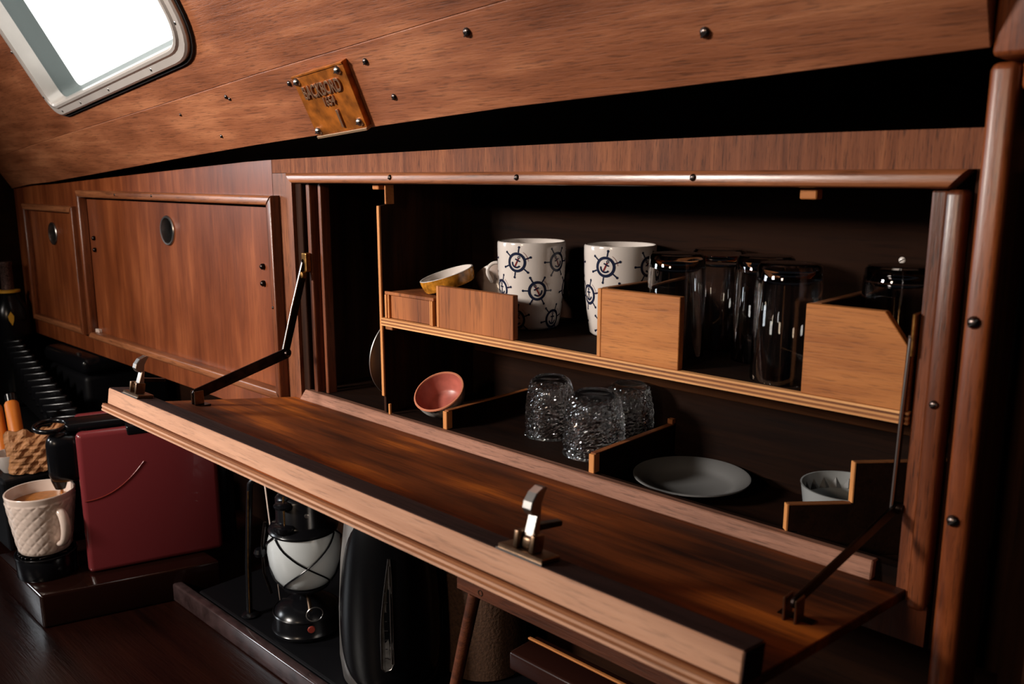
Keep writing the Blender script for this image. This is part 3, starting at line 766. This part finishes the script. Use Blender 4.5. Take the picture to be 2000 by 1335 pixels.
icy(-0.5080, 0.1150, 0.0620, 0.0290, 'crumpled texture glass in shadow, behind the nearest one at right', 12)

# plates
def plate(loc, r, h, mat, label, M=Matrix.Identity(3), cat='plate', name='plate'):
    prof = [(0, 0.0), (r*0.55, 0.0), (r*0.6, 0.001), (r*0.72, h*0.35), (r*0.97, h), (r, h+0.0004), (r, h+0.0018), (r*0.97, h+0.002), (r*0.72, h*0.35+0.002), (r*0.6, 0.003), (0, 0.0028)]
    o = obj(name, bm_lathe(prof, 64, Vector(loc), M), mat, None, True, loc, 50)
    tag(o, label, cat); return o
Mp = Matrix.Rotation(R(-4), 3, VF)
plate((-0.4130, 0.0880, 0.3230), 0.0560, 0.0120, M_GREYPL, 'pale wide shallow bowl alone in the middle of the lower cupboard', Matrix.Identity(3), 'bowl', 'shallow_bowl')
sc = thing('glass_dish', 'pale dish with zigzag cut inside behind the stepped divider', 'dish', (-0.2600, 0.0790, 0.3227))
sx, sy = -0.2600, 0.0790
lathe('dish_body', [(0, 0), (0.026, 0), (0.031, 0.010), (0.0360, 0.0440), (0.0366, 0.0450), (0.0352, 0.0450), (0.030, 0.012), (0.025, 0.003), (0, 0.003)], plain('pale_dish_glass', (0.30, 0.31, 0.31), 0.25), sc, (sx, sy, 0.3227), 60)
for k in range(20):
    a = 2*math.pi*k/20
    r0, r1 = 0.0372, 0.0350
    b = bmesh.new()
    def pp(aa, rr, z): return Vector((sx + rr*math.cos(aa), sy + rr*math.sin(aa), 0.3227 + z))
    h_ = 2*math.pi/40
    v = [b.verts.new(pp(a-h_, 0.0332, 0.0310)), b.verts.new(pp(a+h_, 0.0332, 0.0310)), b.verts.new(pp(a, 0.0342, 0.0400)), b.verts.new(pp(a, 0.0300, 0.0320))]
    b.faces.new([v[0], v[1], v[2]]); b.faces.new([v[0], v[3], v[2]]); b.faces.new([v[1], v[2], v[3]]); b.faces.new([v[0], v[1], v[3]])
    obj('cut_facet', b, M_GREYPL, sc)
# plates standing on edge left of the divider
Me = Matrix.Rotation(R(-83), 3, 'Y')
for i, (dx, rr, zz) in enumerate([(0.0, 0.045, 0.431), (-0.010, 0.056, 0.4035)]):
    plate((-0.7850 + dx, 0.0620 - 0.004*i, zz), rr, 0.010, M_BRUSH, ['small steel plate standing on edge against the divider panel', 'larger steel plate standing on edge behind the small steel one'][i], Me)

# ================================================================= PLAQUE
PTL, PTR, PBR, PBL = (0.6613, 0.0056), (0.7569, 0.0136), (0.7456, -0.0561), (0.6519, -0.0629)
def PQP(s_, t_):
    return tuple((PTL[i]*(1-s_) + PTR[i]*s_)*(1-t_) + (PBL[i]*(1-s_) + PBR[i]*s_)*t_ for i in range(2))
pq = thing('plaque', 'bronze name plaque with raised letters screwed to the sloping cabin side', 'plaque', CP((0.704, -0.025, 0.002)))
obj('plate', bm_prism([PQP(0, 0), PQP(1, 0), PQP(1, 1), PQP(0, 1)], 0.0017, 0.0085, CP, bev=0.0004), M_PLAQ, pq)
obj('lower_flange', bm_prism([PQP(0, 1.002), PQP(1, 1.002), PQP(1, 1.045), PQP(0, 1.045)], 0.0017, 0.0098, CP, bev=0.0003), plain('bright_bronze', (0.62, 0.40, 0.24), 0.35, 0.8), pq)
obj('upper_flange', bm_prism([PQP(0, 0), PQP(1, 0), PQP(1, 0.03), PQP(0, 0.03)], 0.0086, 0.0096, CP, bev=0.0002), M_PLAQ, pq)
for (a, bb) in [(0.075, 0.10), (0.885, 0.10), (0.915, 0.90), (0.075, 0.92)]:
    q_ = PQP(a, bb); screw(CP((q_[0], q_[1], 0.0087)), CN, 0.0046, pq, [M_STEEL, M_SLOT], h=0.8, rot=0.3)
def raised(txt, a, bb, size, parent, mat, name='lettering', ext=0.0011, sx=1.0):
    cu = bpy.data.curves.new('tmp', 'FONT'); cu.body = txt; cu.size = size; cu.extrude = ext; cu.align_x = 'CENTER'; cu.align_y = 'CENTER'; cu.bevel_depth = size*0.012; cu.offset = size*0.015
    to = bpy.data.objects.new('tmp', cu); COL.objects.link(to)
    dg_ = bpy.context.evaluated_depsgraph_get(); me = to.evaluated_get(dg_).to_mesh()
    b = bmesh.new(); b.from_mesh(me)
    to.evaluated_get(dg_).to_mesh_clear(); bpy.data.objects.remove(to); bpy.data.curves.remove(cu)
    for v in b.verts:
        q_ = PQP(a + v.co.x*sx/0.0957, bb - v.co.y/0.069)
        v.co = CP((q_[0], q_[1], 0.0086 + v.co.z + ext*0.5))
    return obj(name, b, mat, parent)
M_LET = plain('worn_raised_bronze', (0.40, 0.22, 0.13), 0.38, 0.8)
raised('BACKBORD', 0.485, 0.30, 0.0190, pq, M_LET, sx=0.70)
raised('1654', 0.53, 0.50, 0.0135, pq, M_LET, sx=0.80)
raised('1', 0.60, 0.80, 0.0270, pq, M_LET, name='numeral', sx=0.9)

# ================================================================= COUNTER AND THINGS BELOW
counter = thing('counter', 'dark glossy varnished counter below the lockers', 'counter', (-1.2, -0.3, -0.03))
box('counter_top', (-2.0295, -0.1), (-0.75, 0.151), (-0.030, 0.0), W_COUNTER, counter, 0.001)
b = bm_box((-1.30, -0.12), (-0.1000, -0.0860), (0.0002, 0.0285), bev=0.003, seg=3)
obj('fiddle_rail', b, plain('glossy_dark_varnish', (0.05, 0.03, 0.03), 0.22, coat=0.6, noise=0.5, nscale=60), counter, True, sharp=50)
# black stove slab behind the rail
stove = box('stove_top', (-1.12, -0.30), (-0.084, 0.150), (0.0002, 0.028), M_BLACKM, None, 0.003, 2)
tag(stove, 'flat black stove top behind the counter rail, under the lantern and kettle', 'stove')

# base board under the coffee machine
SD = Vector((0.316, 0.949, 0)).normalized(); SP = Vector((-SD.y, SD.x, 0))    # along the machine, and to its left
bo = Vector((-1.222, -0.262, 0))
def BD(v): return bo + SD*v[1] + Vector((1, 0, 0))*v[0] + UP*v[2]
base = obj('base_board', bm_box((-0.195, 0.0), (0.0, 0.24), (0.0005, 0.050), T=BD, bev=0.004, seg=3), plain('black_varnished_board', (0.010, 0.003, 0.002), 0.15, coat=0.4, spec=0.3), None, True, sharp=50)
tag(base, 'raised black glossy base board under the coffee machine and crate', 'board')

# coffee machine
mo = Vector((-1.240, -0.190, 0.0503))
cm = thing('coffee_machine', 'glossy maroon coffee machine with black head pouring into the white mug', 'coffee machine', mo + SP*0.05 + SD*0.09)
def CM(v): return mo + SD*v[1] + SP*v[0] + UP*v[2]
side = bm_box((0.0, 0.020), (0.0, 0.190), (0.0, 0.2130), T=CM, bev=0.008, seg=4)
obj('side_panel', side, M_MAROON, cm, True, sharp=50)
obj('side_panel', bm_box((0.105, 0.125), (0.0, 0.190), (0.0, 0.2130), T=CM, bev=0.008, seg=4), M_MAROON, cm, True, sharp=50)
obj('machine_core', bm_box((0.021, 0.104), (0.012, 0.185), (0.0, 0.205), T=CM, bev=0.004, seg=2), M_BLACK, cm, True, sharp=50)
obj('brew_head', bm_box((0.0205, 0.068), (-0.039, 0.0115), (0.134, 0.2080), T=CM, bev=0.016, seg=6), M_BLACK, cm, True, sharp=60)
lathe('spout', [(0, 0), (0.007, 0), (0.011, 0.012), (0.013, 0.025), (0, 0.025)], M_BLACK, cm, CM((0.044, -0.0255, 0.1230)), 20)
# thin brighter red arc on the visible side
pts = []
for k in range(13):
    u = k/12; pts.append(CM((-0.0003, 0.004 + 0.082*u, 0.112 + 0.048*u**2.2)))
tube('side_arc', pts, 0.0007, plain('brighter_maroon_line', (0.22, 0.030, 0.02), 0.25), cm, 6)
# lever with ring handle on top
pts = [CM((0.046 + 0.024*math.cos(t), -0.030 + 0.021*math.sin(t), 0.2170 + 0.002*math.cos(t))) for t in [2*math.pi*k/28 for k in range(28)]]
lv = tube('lever_ring', pts, 0.0038, M_BLACK, cm, 10, closed=True, flat=0.8)
obj('lever_arm', bm_box((0.026, 0.072), (-0.012, 0.175), (0.2085, 0.2215), T=CM, bev=0.005, seg=3), M_BLACK, cm, True, sharp=50)
obj('lever_clip', bm_box((-0.001, 0.045), (0.066, 0.150), (0.2010, 0.2160), T=CM, bev=0.003, seg=2), M_BLACK, cm, True, sharp=50)
obj('water_tank', bm_box((0.021, 0.104), (0.1855, 0.215), (0.0, 0.195), T=CM, bev=0.006, seg=3), M_BLACK, cm, True, sharp=50)
# drip tray
tc_ = CM((0.060, -0.052, 0)); tx, ty = -1.2130, -0.2570
DX, DY = -1.2980, -0.2260
lathe('drip_tray', [(0, 0), (0.039, 0), (0.040, 0.002), (0.040, 0.030), (0.0385, 0.0320), (0.0370, 0.0320), (0.036, 0.030), (0, 0.030)], M_BLACK, cm, (DX, DY, 0.0503), 48)
lathe('tray_rim', [(0.0402, 0.0300), (0.0416, 0.0310), (0.0416, 0.0328), (0.0402, 0.0333), (0.0388, 0.0325)], M_BLACK, cm, (DX, DY, 0.0503), 48, close=True)
for k in range(-4, 5):
    x_ = k*0.0078; L = math.sqrt(max(0, 0.0365**2 - x_**2))
    box('grate_bar', (DX+x_-0.0013, DX+x_+0.0013), (DY-L, DY+L), (0.0806, 0.0858), M_BLACK, cm, 0.0006)
# cup with quilted relief
mx, my, mz = DX, DY, 0.0860
cmug = thing('coffee_mug', 'white quilted coffee mug with espresso on the machine drip tray', 'mug', (mx, my, mz))
hR, hB, hH = 0.0462, 0.0335, 0.0900
def quilt(rr, z, t):
    if rr < hB*0.95 or z > hH-0.010 or z < 0.004: return rr
    if not quilt_on: return rr
    n = 16
    a = abs(((t*n/(2*math.pi) + z*62) % 1) - 0.5)*2
    b_ = abs(((t*n/(2*math.pi) - z*62) % 1) - 0.5)*2
    return rr + 0.0012*(1-max(a, b_)**5.0)
quilt_on = True
po = [(0, 0), (hB*0.9, 0), (hB, 0.002)]
for k in range(1, 61):
    u = k/60; po.append((hB + (hR-hB)*u**0.85, 0.002 + (hH-0.003)*u))
obj('mug_body', bm_lathe(po + [(hR-0.0008, hH), (hR-0.0026, hH-0.0004)] + [(hB + (hR-hB)*u**0.85 - 0.0034, 0.005 + (hH-0.006)*u) for u in (0.9, 0.7, 0.5, 0.3, 0.1)] + [(0, 0.006)], 160, (mx, my, mz),
    fn=lambda rr, z, t: quilt(rr, z, t) if rr > hB + (hR-hB)*max(0.0, (z-0.002)/(hH-0.003))**0.85 - 0.0008 else rr), M_CREAMC, cmug, True, sharp=60)
ca = math.atan2(-0.6-my, -mx) + R(30)
pts = []
for k in range(13):
    s = math.pi*k/12
    rr = 0.0375 + 0.019*math.sin(s)**0.9; zz = 0.0420 + 0.0260*math.cos(s)
    pts.append((mx + (rr - 0.003*(k/12))*math.cos(ca), my + (rr - 0.003*(k/12))*math.sin(ca), mz + zz))
tube('handle', pts, [0.0044 + 0.0012*math.sin(math.pi*k/12) for k in range(13)], M_CREAMC, cmug, 12, flat=1.3)
lathe('coffee', [(0, 0.0735), (0.0400, 0.0735), (0.0400, 0.0725), (0, 0.0725)], M_COFFEE, cmug, (mx, my, mz), 40)
st = tube('coffee_stream', [(-1.2885, -0.1990, mz+0.0737), (-1.2885, -0.1990, mz+0.0810), (-1.2890, -0.1992, 0.0503+0.1228)], [0.0022, 0.0019, 0.0021], M_COFFEE, None, 10)
tag(st, 'thin orange brown stream of coffee falling into the white mug', 'coffee')

# dark boxes at the far left, with bottle, rack, tubes and paper bag
crate = thing('crate', 'black storage crate in deep shadow under the dark bottle', 'crate', (-1.94, 0.0, 0.0))
box('crate_body', (-2.022, -1.885), (-0.185, 0.135), (0.0003, 0.160), M_BLACKM, crate, 0.006, 2)
box('crate_lid', (-2.0285, -1.878), (-0.190, 0.140), (0.1603, 0.172), M_BLACKM, crate, 0.004, 2)
lowbox = box('black_box', (-1.86, -1.405), (-0.245, -0.036), (0.0503, 0.165), M_BLACKM, None, 0.005, 2)
tag(lowbox, 'low black box under the paper bag and the orange tubes', 'box')
canister = thing('bread_bin', 'tall black bin with rounded edges in shadow below the closed lockers', 'bin', (-1.73, 0.04, 0.0))
obj('bin_body', bm_box((-1.84, -1.640), (-0.030, 0.130), (0.0003, 0.255), bev=0.012, seg=4), M_BLACKM, canister, True, sharp=50)
obj('bin_lid', bm_box((-1.845, -1.635), (-0.034, 0.134), (0.2555, 0.288), bev=0.012, seg=4), M_BLACK, canister, True, sharp=50)
lathe('lid_knob', [(0, 0), (0.004, 0), (0.005, 0.004), (0, 0.006)], M_STEEL, canister, (-1.688, -0.020, 0.288), 16)
rack = thing('plate_rack', 'row of black ribbed rack fins rising behind the orange tubes', 'rack', (-1.60, -0.10, 0.1655))
VRh = Vector((0.725, 0.688, 0.0))
FA, FB = Vector((-1.5357, -0.1284, 0.2192)), Vector((-1.9451, -0.0769, 0.2887))
for k in range(14):
    u = k/13
    p = FA + (FB - FA) * (u**1.05)
    ln = 0.056 - 0.016*u
    b = bm_box((0.0, ln), (-0.0045, 0.0045), (-0.030, 0.0), bev=0.0042, seg=3, T=lambda v: p + VRh*v[0] + Vector((-0.688, 0.725, 0))*v[1] + UP*(v[2] + 0.10*v[0]))
    obj('rack_fin', b, M_BLACK, rack, True, sharp=60)
b = bm_prism([(0, 0.1735), (0.0, 0.197), (0.4150, 0.262), (0.4150, 0.1735)], -0.012, 0.012, lambda v: Vector((-1.525, -0.118, 0)) + (FB-FA).normalized()*v[0]*1.0 + VRh*(v[2]+0.012) + UP*(v[1] - (FB-FA).normalized().z*v[0]))
obj('rack_base', b, M_BLACKM, rack)
bt = thing('bottle', 'dark bottle with speckled neck and yellow ring at the far left edge', 'bottle', (-1.988, -0.044, 0.172))
bc = (-1.988, -0.044, 0.1722)
lathe('bottle_body', [(0, 0), (0.032, 0), (0.035, 0.003), (0.035, 0.1535), (0.033, 0.1767), (0.022, 0.1972), (0.0150, 0.2102), (0, 0.2102)], M_BLACK, bt, bc, 40)
lathe('neck_ring', [(0.0152, 0.2102), (0.0225, 0.2104), (0.0225, 0.2148), (0.0140, 0.2162), (0.0130, 0.2104)], M_YEL, bt, bc, 32, close=True)
lathe('neck', [(0, 0.2105), (0.0125, 0.2105), (0.0118, 0.2232), (0.0110, 0.2651), (0.0122, 0.2669), (0.0122, 0.2743), (0, 0.2743)], M_STRAW, bt, bc, 24)
ang = math.atan2(-0.556, 1.988)
b = bm_prism([(0.0, 0.017), (0.0055, 0.006), (0.0045, -0.004), (0.001, -0.016), (-0.0045, -0.004), (-0.0060, 0.006)], 0.0352, 0.0358, lambda v: Vector(bc) + Vector((math.cos(ang+v[0]/0.037)*v[2], math.sin(ang+v[0]/0.037)*v[2], 0.1581+v[1]*0.9)))
obj('leaf_emblem', b, M_YEL, bt)

def leaning_tube(top, botm, r, label):
    t = thing('squeeze_tube', label, 'tube', botm)
    top, botm = Vector(top), Vector(botm); d_ = (top-botm).normalized(); L = (top-botm).length; M = align(d_)
    lathe('tube_body', [(0, 0), (r*0.9, 0), (r, 0.003), (r, L-0.004), (r*0.8, L), (0, L)], M_ORANGE, t, botm, 24, M)
    lathe('cap', [(0, 0), (r*0.75, 0), (r*0.8, 0.012), (r*0.6, 0.014), (0, 0.014)], M_BLACK, t, botm + d_*(L+0.0003), 20, M)
leaning_tube((-1.532, -0.186, 0.2560), (-1.4770, -0.1960, 0.1730), 0.0108, 'orange tube with black cap leaning behind the paper bag, right one')
leaning_tube((-1.555, -0.204, 0.2480), (-1.5010, -0.2120, 0.1730), 0.0105, 'orange tube with black cap at the photo edge, left one')
# crumpled kraft bag
rs = random.Random(5)
b = bmesh.new()
nx_, nz_ = 22, 18
bag_o = Vector((-1.4210, -0.1900, 0.1665)); bn = Vector((0.94, -0.34, 0.0)).normalized(); bx = Vector((-bn.y, bn.x, 0))
def bagp(u, v, sgn):
    th = 0.015*(1-(2*u-1)**6)*(1-max(0, (v-0.55)/0.45)**2*0.85)*(1 if v > 0.02 else 0.9)
    wv = math.sin(u*17+v*9)*0.0018 + math.sin(u*31-v*23)*0.0012 + math.sin(v*41+u*5)*0.0012
    uu = (u-0.5)*(0.086 - 0.012*(1-v)) ; zz = v*0.070*(1.0 - 0.10*(1-u)) + (0.004*math.sin(u*9) + 0.003*math.sin(u*23))*v**3
    return bag_o + bx*(uu + (v-0.5)*0.004) + bn*(sgn*th + wv*sgn*min(1, 4*min(u, 1-u)+0.2)) + UP*zz
F = [[[b.verts.new(bagp(i/nx_, j/nz_, s_)) for i in range(nx_+1)] for j in range(nz_+1)] for s_ in (1, -1)]
for s_ in (0, 1):
    for j in range(nz_):
        for i in range(nx_):
            b.faces.new([F[s_][j][i], F[s_][j][i+1], F[s_][j+1][i+1], F[s_][j+1][i]])
for i in range(nx_): b.faces.new([F[0][0][i], F[0][0][i+1], F[1][0][i+1], F[1][0][i]])
bmesh.ops.remove_doubles(b, verts=b.verts, dist=0.0004)
for v in b.verts:
    v.co += Vector((rs.uniform(-1, 1), rs.uniform(-1, 1), rs.uniform(0, 1)))*0.00055
bag = obj('paper_bag', b, M_PAPER, None, False)
tag(bag, 'small crumpled brown paper bag beside the coffee machine', 'bag')
bw = obj('bowl', bm_lathe([(0, 0), (0.012, 0), (0.014, 0.003), (0.022, 0.016), (0.0250, 0.030), (0.0235, 0.030), (0.020, 0.016), (0.012, 0.005), (0, 0.005)], 40, (-1.4500, -0.2380+0.02, 0.1655)), M_WHITE, None, True, sharp=50)
tag(bw, 'small white bowl at the left edge below the orange tubes', 'bowl')

# ---------------- lantern
LX, LY, LZ = -0.9180, -0.0300, 0.0284
lan = thing('lantern', 'black pressure lantern with frosted globe and crossed wire guard', 'lantern', (LX, LY, LZ))
LC = (LX, LY, LZ)
lathe('fuel_tank', [(0, 0), (0.040, 0), (0.046, 0.003), (0.047, 0.007), (0.044, 0.011), (0.0435, 0.026), (0.0425, 0.0285), (0.036, 0.036), (0.022, 0.043), (0.010, 0.046), (0, 0.046)], M_BLACK, lan, LC, 56)
lathe('tank_rim', [(0.0438, 0.0270), (0.0450, 0.0280), (0.0440, 0.0292), (0.0430, 0.0284)], M_BLACK, lan, LC, 48, close=True)
lathe('burner_neck', [(0, 0.0462), (0.009, 0.0462), (0.011, 0.052), (0.018, 0.058), (0.031, 0.0615), (0.032, 0.0645), (0.028, 0.066), (0, 0.066)], M_BLACK, lan, LC, 40)
G = [(0.0285, 0.0663), (0.0330, 0.0690), (0.0400, 0.0790), (0.0455, 0.0960), (0.0475, 0.1130), (0.0462, 0.1280), (0.0425, 0.1400)]
lathe('globe', [(0, 0.0663)] + G + [(0.0410, 0.1400), (0, 0.1395)], M_MILK, lan, LC, 64)
lathe('hood', [(0, 0.1402), (0.0445, 0.1402), (0.0452, 0.1430), (0.0430, 0.1465), (0.0370, 0.1490), (0.0345, 0.1530), (0.0340, 0.1850), (0.0300, 0.1900), (0.0200, 0.1960), (0.0080, 0.2000), (0, 0.2000)], M_BLACK, lan, LC, 56)
def gr(z):
    for (r0, z0), (r1, z1) in zip(G[:-1], G[1:]):
        if z0 <= z <= z1: return r0 + (r1-r0)*(z-z0)/(z1-z0)
    return G[-1][0]
ac = math.atan2(-0.6-LY, -LX)
for q in range(3):
    for sgn in (1, -1):
        pts = []
        for k in range(17):
            u = k/16; z = 0.0690 + u*0.0705
            a = ac + R(3) + q*math.pi*2/3 + sgn*(u-0.5)*R(112)
            pts.append((LX + (gr(z)+0.0018)*math.cos(a), LY + (gr(z)+0.0018)*math.sin(a), LZ + z))
        tube('guard_wire', pts, 0.0012, M_BLACK, lan, 6)
al = ac - R(42)
def LP(rr, z, a=al): return (LX + rr*math.cos(a), LY + rr*math.sin(a), LZ + z)
lathe('preheater_cup', [(0, 0), (0.011, 0), (0.014, 0.004), (0.0145, 0.009), (0.012, 0.011), (0, 0.011)], M_BLACK, lan, LP(0.034, 0.147), 28)
lathe('preheater_cap', [(0, 0), (0.012, 0.0), (0.013, 0.003), (0.010, 0.006), (0, 0.008)], M_BLACK, lan, LP(0.034, 0.181), 28)
tube('preheater_rod', [LP(0.034, 0.155), LP(0.034, 0.183), LP(0.034, 0.195)], 0.0013, M_BRASS, lan, 8)
lathe('hood_rivet', [(0, 0.002), (0.0028, 0.001), (0.003, 0), (0, 0)], M_STEEL, lan, LP(0.0345, 0.170, ac+R(8)), 14, align((math.cos(ac), math.sin(ac), 0)))
# valve, ring and red dot
ar = ac + R(5)
tube('valve_stem', [LP(0.010, 0.0560, ar), LP(0.030, 0.050, ar), LP(0.042, 0.044, ar)], 0.0026, M_BRASSD, lan, 8)
cc = Vector(LP(0.046, 0.040, ar+R(6))); e1 = Vector((-math.sin(ar), math.cos(ar), 0)); 
tube('valve_ring', [cc + e1*(0.0105*math.cos(t)) + UP*(0.0095*math.sin(t)) for t in [2*math.pi*k/24 for k in range(24)]], 0.0007, M_STEEL, lan, 6, closed=True)
M = align((math.cos(ar), math.sin(ar), 0))
lathe('red_badge', [(0, 0.002), (0.0042, 0.0018), (0.005, 0.0), (0, 0)], plain('red_badge_enamel', (0.22, 0.03, 0.02), 0.35), lan, LP(0.0433, 0.0185, ar), 20, M)
tube('side_pipe', [LP(0.049, 0.150, ac-R(100)), LP(0.054, 0.120, ac-R(100)), LP(0.054, 0.080, ac-R(100)), LP(0.046, 0.050, ac-R(100))], 0.0022, M_IRON, lan, 8)
lathe('side_knob', [(0, 0), (0.006, 0), (0.008, 0.005), (0.006, 0.010), (0, 0.010)], M_BLACK, lan, LP(0.057, 0.105, ac-R(96)), 20)

# ---------------- kettle
KX, KY, KZ = -0.7550, -0.0180, 0.0284
kt = thing('kettle', 'black electric kettle with silver edge and water level window', 'kettle', (KX, KY, KZ))
lathe('kettle_body', [(0, 0), (0.052, 0), (0.058, 0.004), (0.061, 0.030), (0.060, 0.090), (0.056, 0.150), (0.049, 0.205), (0.044, 0.222), (0, 0.226)], M_BRUSH, kt, (KX, KY, KZ), 64)
ak = math.atan2(-0.6-KY, -KX)
def shell(a0, a1, r0, zlo, zhi, name, mat, lift=0.004, n=26, m=30, elong=True):
    b = bmesh.new(); rows = []
    for j in range(m+1):
        v = j/m; z = zlo + (zhi-zlo)*v
        half = math.sqrt(max(0.0, 1-(2*v-1)**2))**0.55 if elong else 1
        bodyr = 0.061 - 0.000*z - 0.017*(max(0, z-0.03)/0.19)**2
        row = []
        for i in range(n+1):
            u = (i/n*2-1)
            a = (a0+a1)/2 + u*half*(a1-a0)/2
            rr = bodyr + lift*(1-abs(u)**4)*(0.25+0.75*half)
            row.append(b.verts.new((KX + rr*math.cos(a), KY + rr*math.sin(a), KZ + z)))
        rows.append(row)
    for A_, B_ in zip(rows[:-1], rows[1:]):
        for i in range(n): b.faces.new([A_[i], A_[i+1], B_[i+1], B_[i]])
    return obj(name, b, mat, kt, True)
shell(ak-R(80), ak+R(95), 0.061, 0.008, 0.222, 'black_side_shell', plain('black_kettle_shell', (0.002, 0.002, 0.0025), 0.26, spec=0.45), 0.007)
# water window
def KP(a, rr, z): return Vector((KX + rr*math.cos(a), KY + rr*math.sin(a), KZ + z))
def kr(z): return 0.061 - 0.017*(max(0, z-0.03)/0.19)**2
aw = ak - R(3)
out = []
for k in range(12): 
    u = k/11; out.append((R(-6.5) + R(9)*max(0, (u-0.35)/0.65)**1.4, 0.045 + 0.128*u))
out += [(R(4.5), 0.173), (R(5.5), 0.150), (R(5.5), 0.050), (R(2.5), 0.043), (R(-3), 0.041)]
b = bmesh.new()
b.faces.new([b.verts.new(KP(aw+p[0], kr(p[1])+0.0078, p[1])) for p in out])
bmesh.ops.triangulate(b, faces=b.faces)
obj('water_window', b, plain('smoked_clear_plastic', (0.08, 0.075, 0.07), 0.25, noise=0.5, nscale=90), kt)
tube('window_rim', [KP(aw+p[0], kr(p[1])+0.0080, p[1]) for p in out], 0.0006, M_STEEL, kt, 6, closed=True)
tube('window_rib', [KP(aw+R(3.2), kr(z)+0.0082, z) for z in (0.050, 0.08, 0.11, 0.14, 0.165)], 0.0007, M_STEEL, kt, 6)
for k in range(9):
    z = 0.058 + 0.011*k
    b = bm_box((-0.0012 if k % 3 else -0.0022, 0.0012 if k % 3 else 0.0022), (-0.0002, 0.0002), (-0.0005, 0.0005))
    M = Matrix.Rotation(aw - R(1.0) + math.pi/2, 3, 'Z')
    for v in b.verts: v.co = M @ v.co + KP(aw - R(1.2), kr(z)+0.0086, z)
    obj('level_mark', b, M_SLOT, kt)
lathe('kettle_lid', [(0, 0.2265), (0.043, 0.2230), (0.043, 0.229), (0.030, 0.236), (0, 0.238)], M_BLACK, kt, (KX, KY, KZ), 40)
pts = [KP(ak + R(172), rr, z) for rr, z in [(0.050, 0.205), (0.078, 0.208), (0.092, 0.185), (0.094, 0.120), (0.085, 0.060), (0.062, 0.040)]]
tube('kettle_handle', pts, 0.0085, M_BLACK, kt, 14)

# brown sleeve canister right of the kettle
cn = thing('canister', 'tall brown woven canister in shadow right of the kettle', 'canister', (-0.690, 0.075, 0.0284))
lathe('canister_body', [(0, 0), (0.050, 0), (0.052, 0.002), (0.052, 0.215), (0.050, 0.217), (0, 0.217)], M_CORK, cn, (-0.690, 0.078, 0.0284), 64)
lathe('canister_lid', [(0, 0.2172), (0.052, 0.2172), (0.053, 0.225), (0.045, 0.230), (0, 0.231)], M_BLACKM, cn, (-0.690, 0.078, 0.0284), 48)

# bent black tap between the coffee machine and lantern
tp = thing('tap', 'thin bent dark metal spout standing between coffee machine and lantern', 'tap', (-1.00, -0.060, 0.0284))
tube('spout_pipe', [(-1.0000, -0.0700, 0.0300), (-1.0030, -0.0660, 0.100), (-1.0070, -0.0560, 0.190), (-1.0085, -0.0530, 0.212), (-1.0030, -0.0440, 0.2240), (-0.9950, -0.0340, 0.2260)], 0.0042, M_BLACK, tp, 12)
tube('spout_trim', [(-0.9965, -0.0715, 0.0300), (-0.9990, -0.0680, 0.100), (-1.0030, -0.0590, 0.205)], 0.0010, M_BRASS, tp, 6)
lathe('tap_base', [(0, 0), (0.011, 0), (0.012, 0.002), (0.007, 0.006), (0, 0.006)], M_BLACK, tp, (-1.0000, -0.0690, 0.0284), 24)
sk = obj('skewer', bm_tube([(-0.9735, -0.0360, 0.0290), (-0.9800, -0.0420, 0.150), (-0.9870, -0.0480, 0.290)], [0.0006, 0.0010, 0.0016], 8), M_CREAMC, None, True)
tag(sk, 'thin pale skewer standing just left of the bent metal spout', 'skewer')

# ---------------- rack under the flap
rk = thing('rack_frame', 'dark wooden rack with rail, leaning post and ledges under the flap', 'rack', (-0.42, -0.095, 0.0284))
rail = box('rail', (-0.5400, -0.150), (-0.106, -0.094), (0.2450, 0.2600), W_RACK, rk, 0.001)
lathe('rail_plug', [(0.0022, 0.0), (0.0030, 0.0004), (0.0030, 0.0006), (0.0022, 0.0006)], M_BRASSD, rail, (-0.5080, -0.106, 0.2520), 18, align((0, -1, 0)), close=True)
tube('post', [(-0.5215, -0.1000, 0.2450), (-0.5390, -0.1000, 0.180), (-0.5520, -0.1000, 0.1300), (-0.5750, -0.1000, 0.0300)], [0.0062, 0.0060, 0.0058, 0.0055], W_RACK, rk, 12)
lathe('post_ferrule', [(0.0065, -0.002), (0.0070, -0.001), (0.0070, 0.001), (0.0065, 0.002)], M_STEEL, rk, (-0.5495, -0.1000, 0.1370), 20, close=True)
obj('ledge', bm_box((-0.4800, -0.150), (-0.0990, -0.060), (0.1850, 0.2030), bev=0.003, seg=3), plain('varnished_ledge', (0.020, 0.006, 0.004), 0.22, coat=0.6), rk, True, sharp=50)
obj('ledge', bm_box((-0.4560, -0.150), (-0.0995, -0.0965), (0.2245, 0.2262), bev=0.0004), W_PLY, rk)
box('rack_end', (-0.1600, -0.1500), (-0.106, -0.050), (0.0284, 0.2445), W_RACK, rk)
box('rack_back', (-0.4800, -0.1610), (-0.0590, -0.0530), (0.0284, 0.1850), W_RACK, rk)
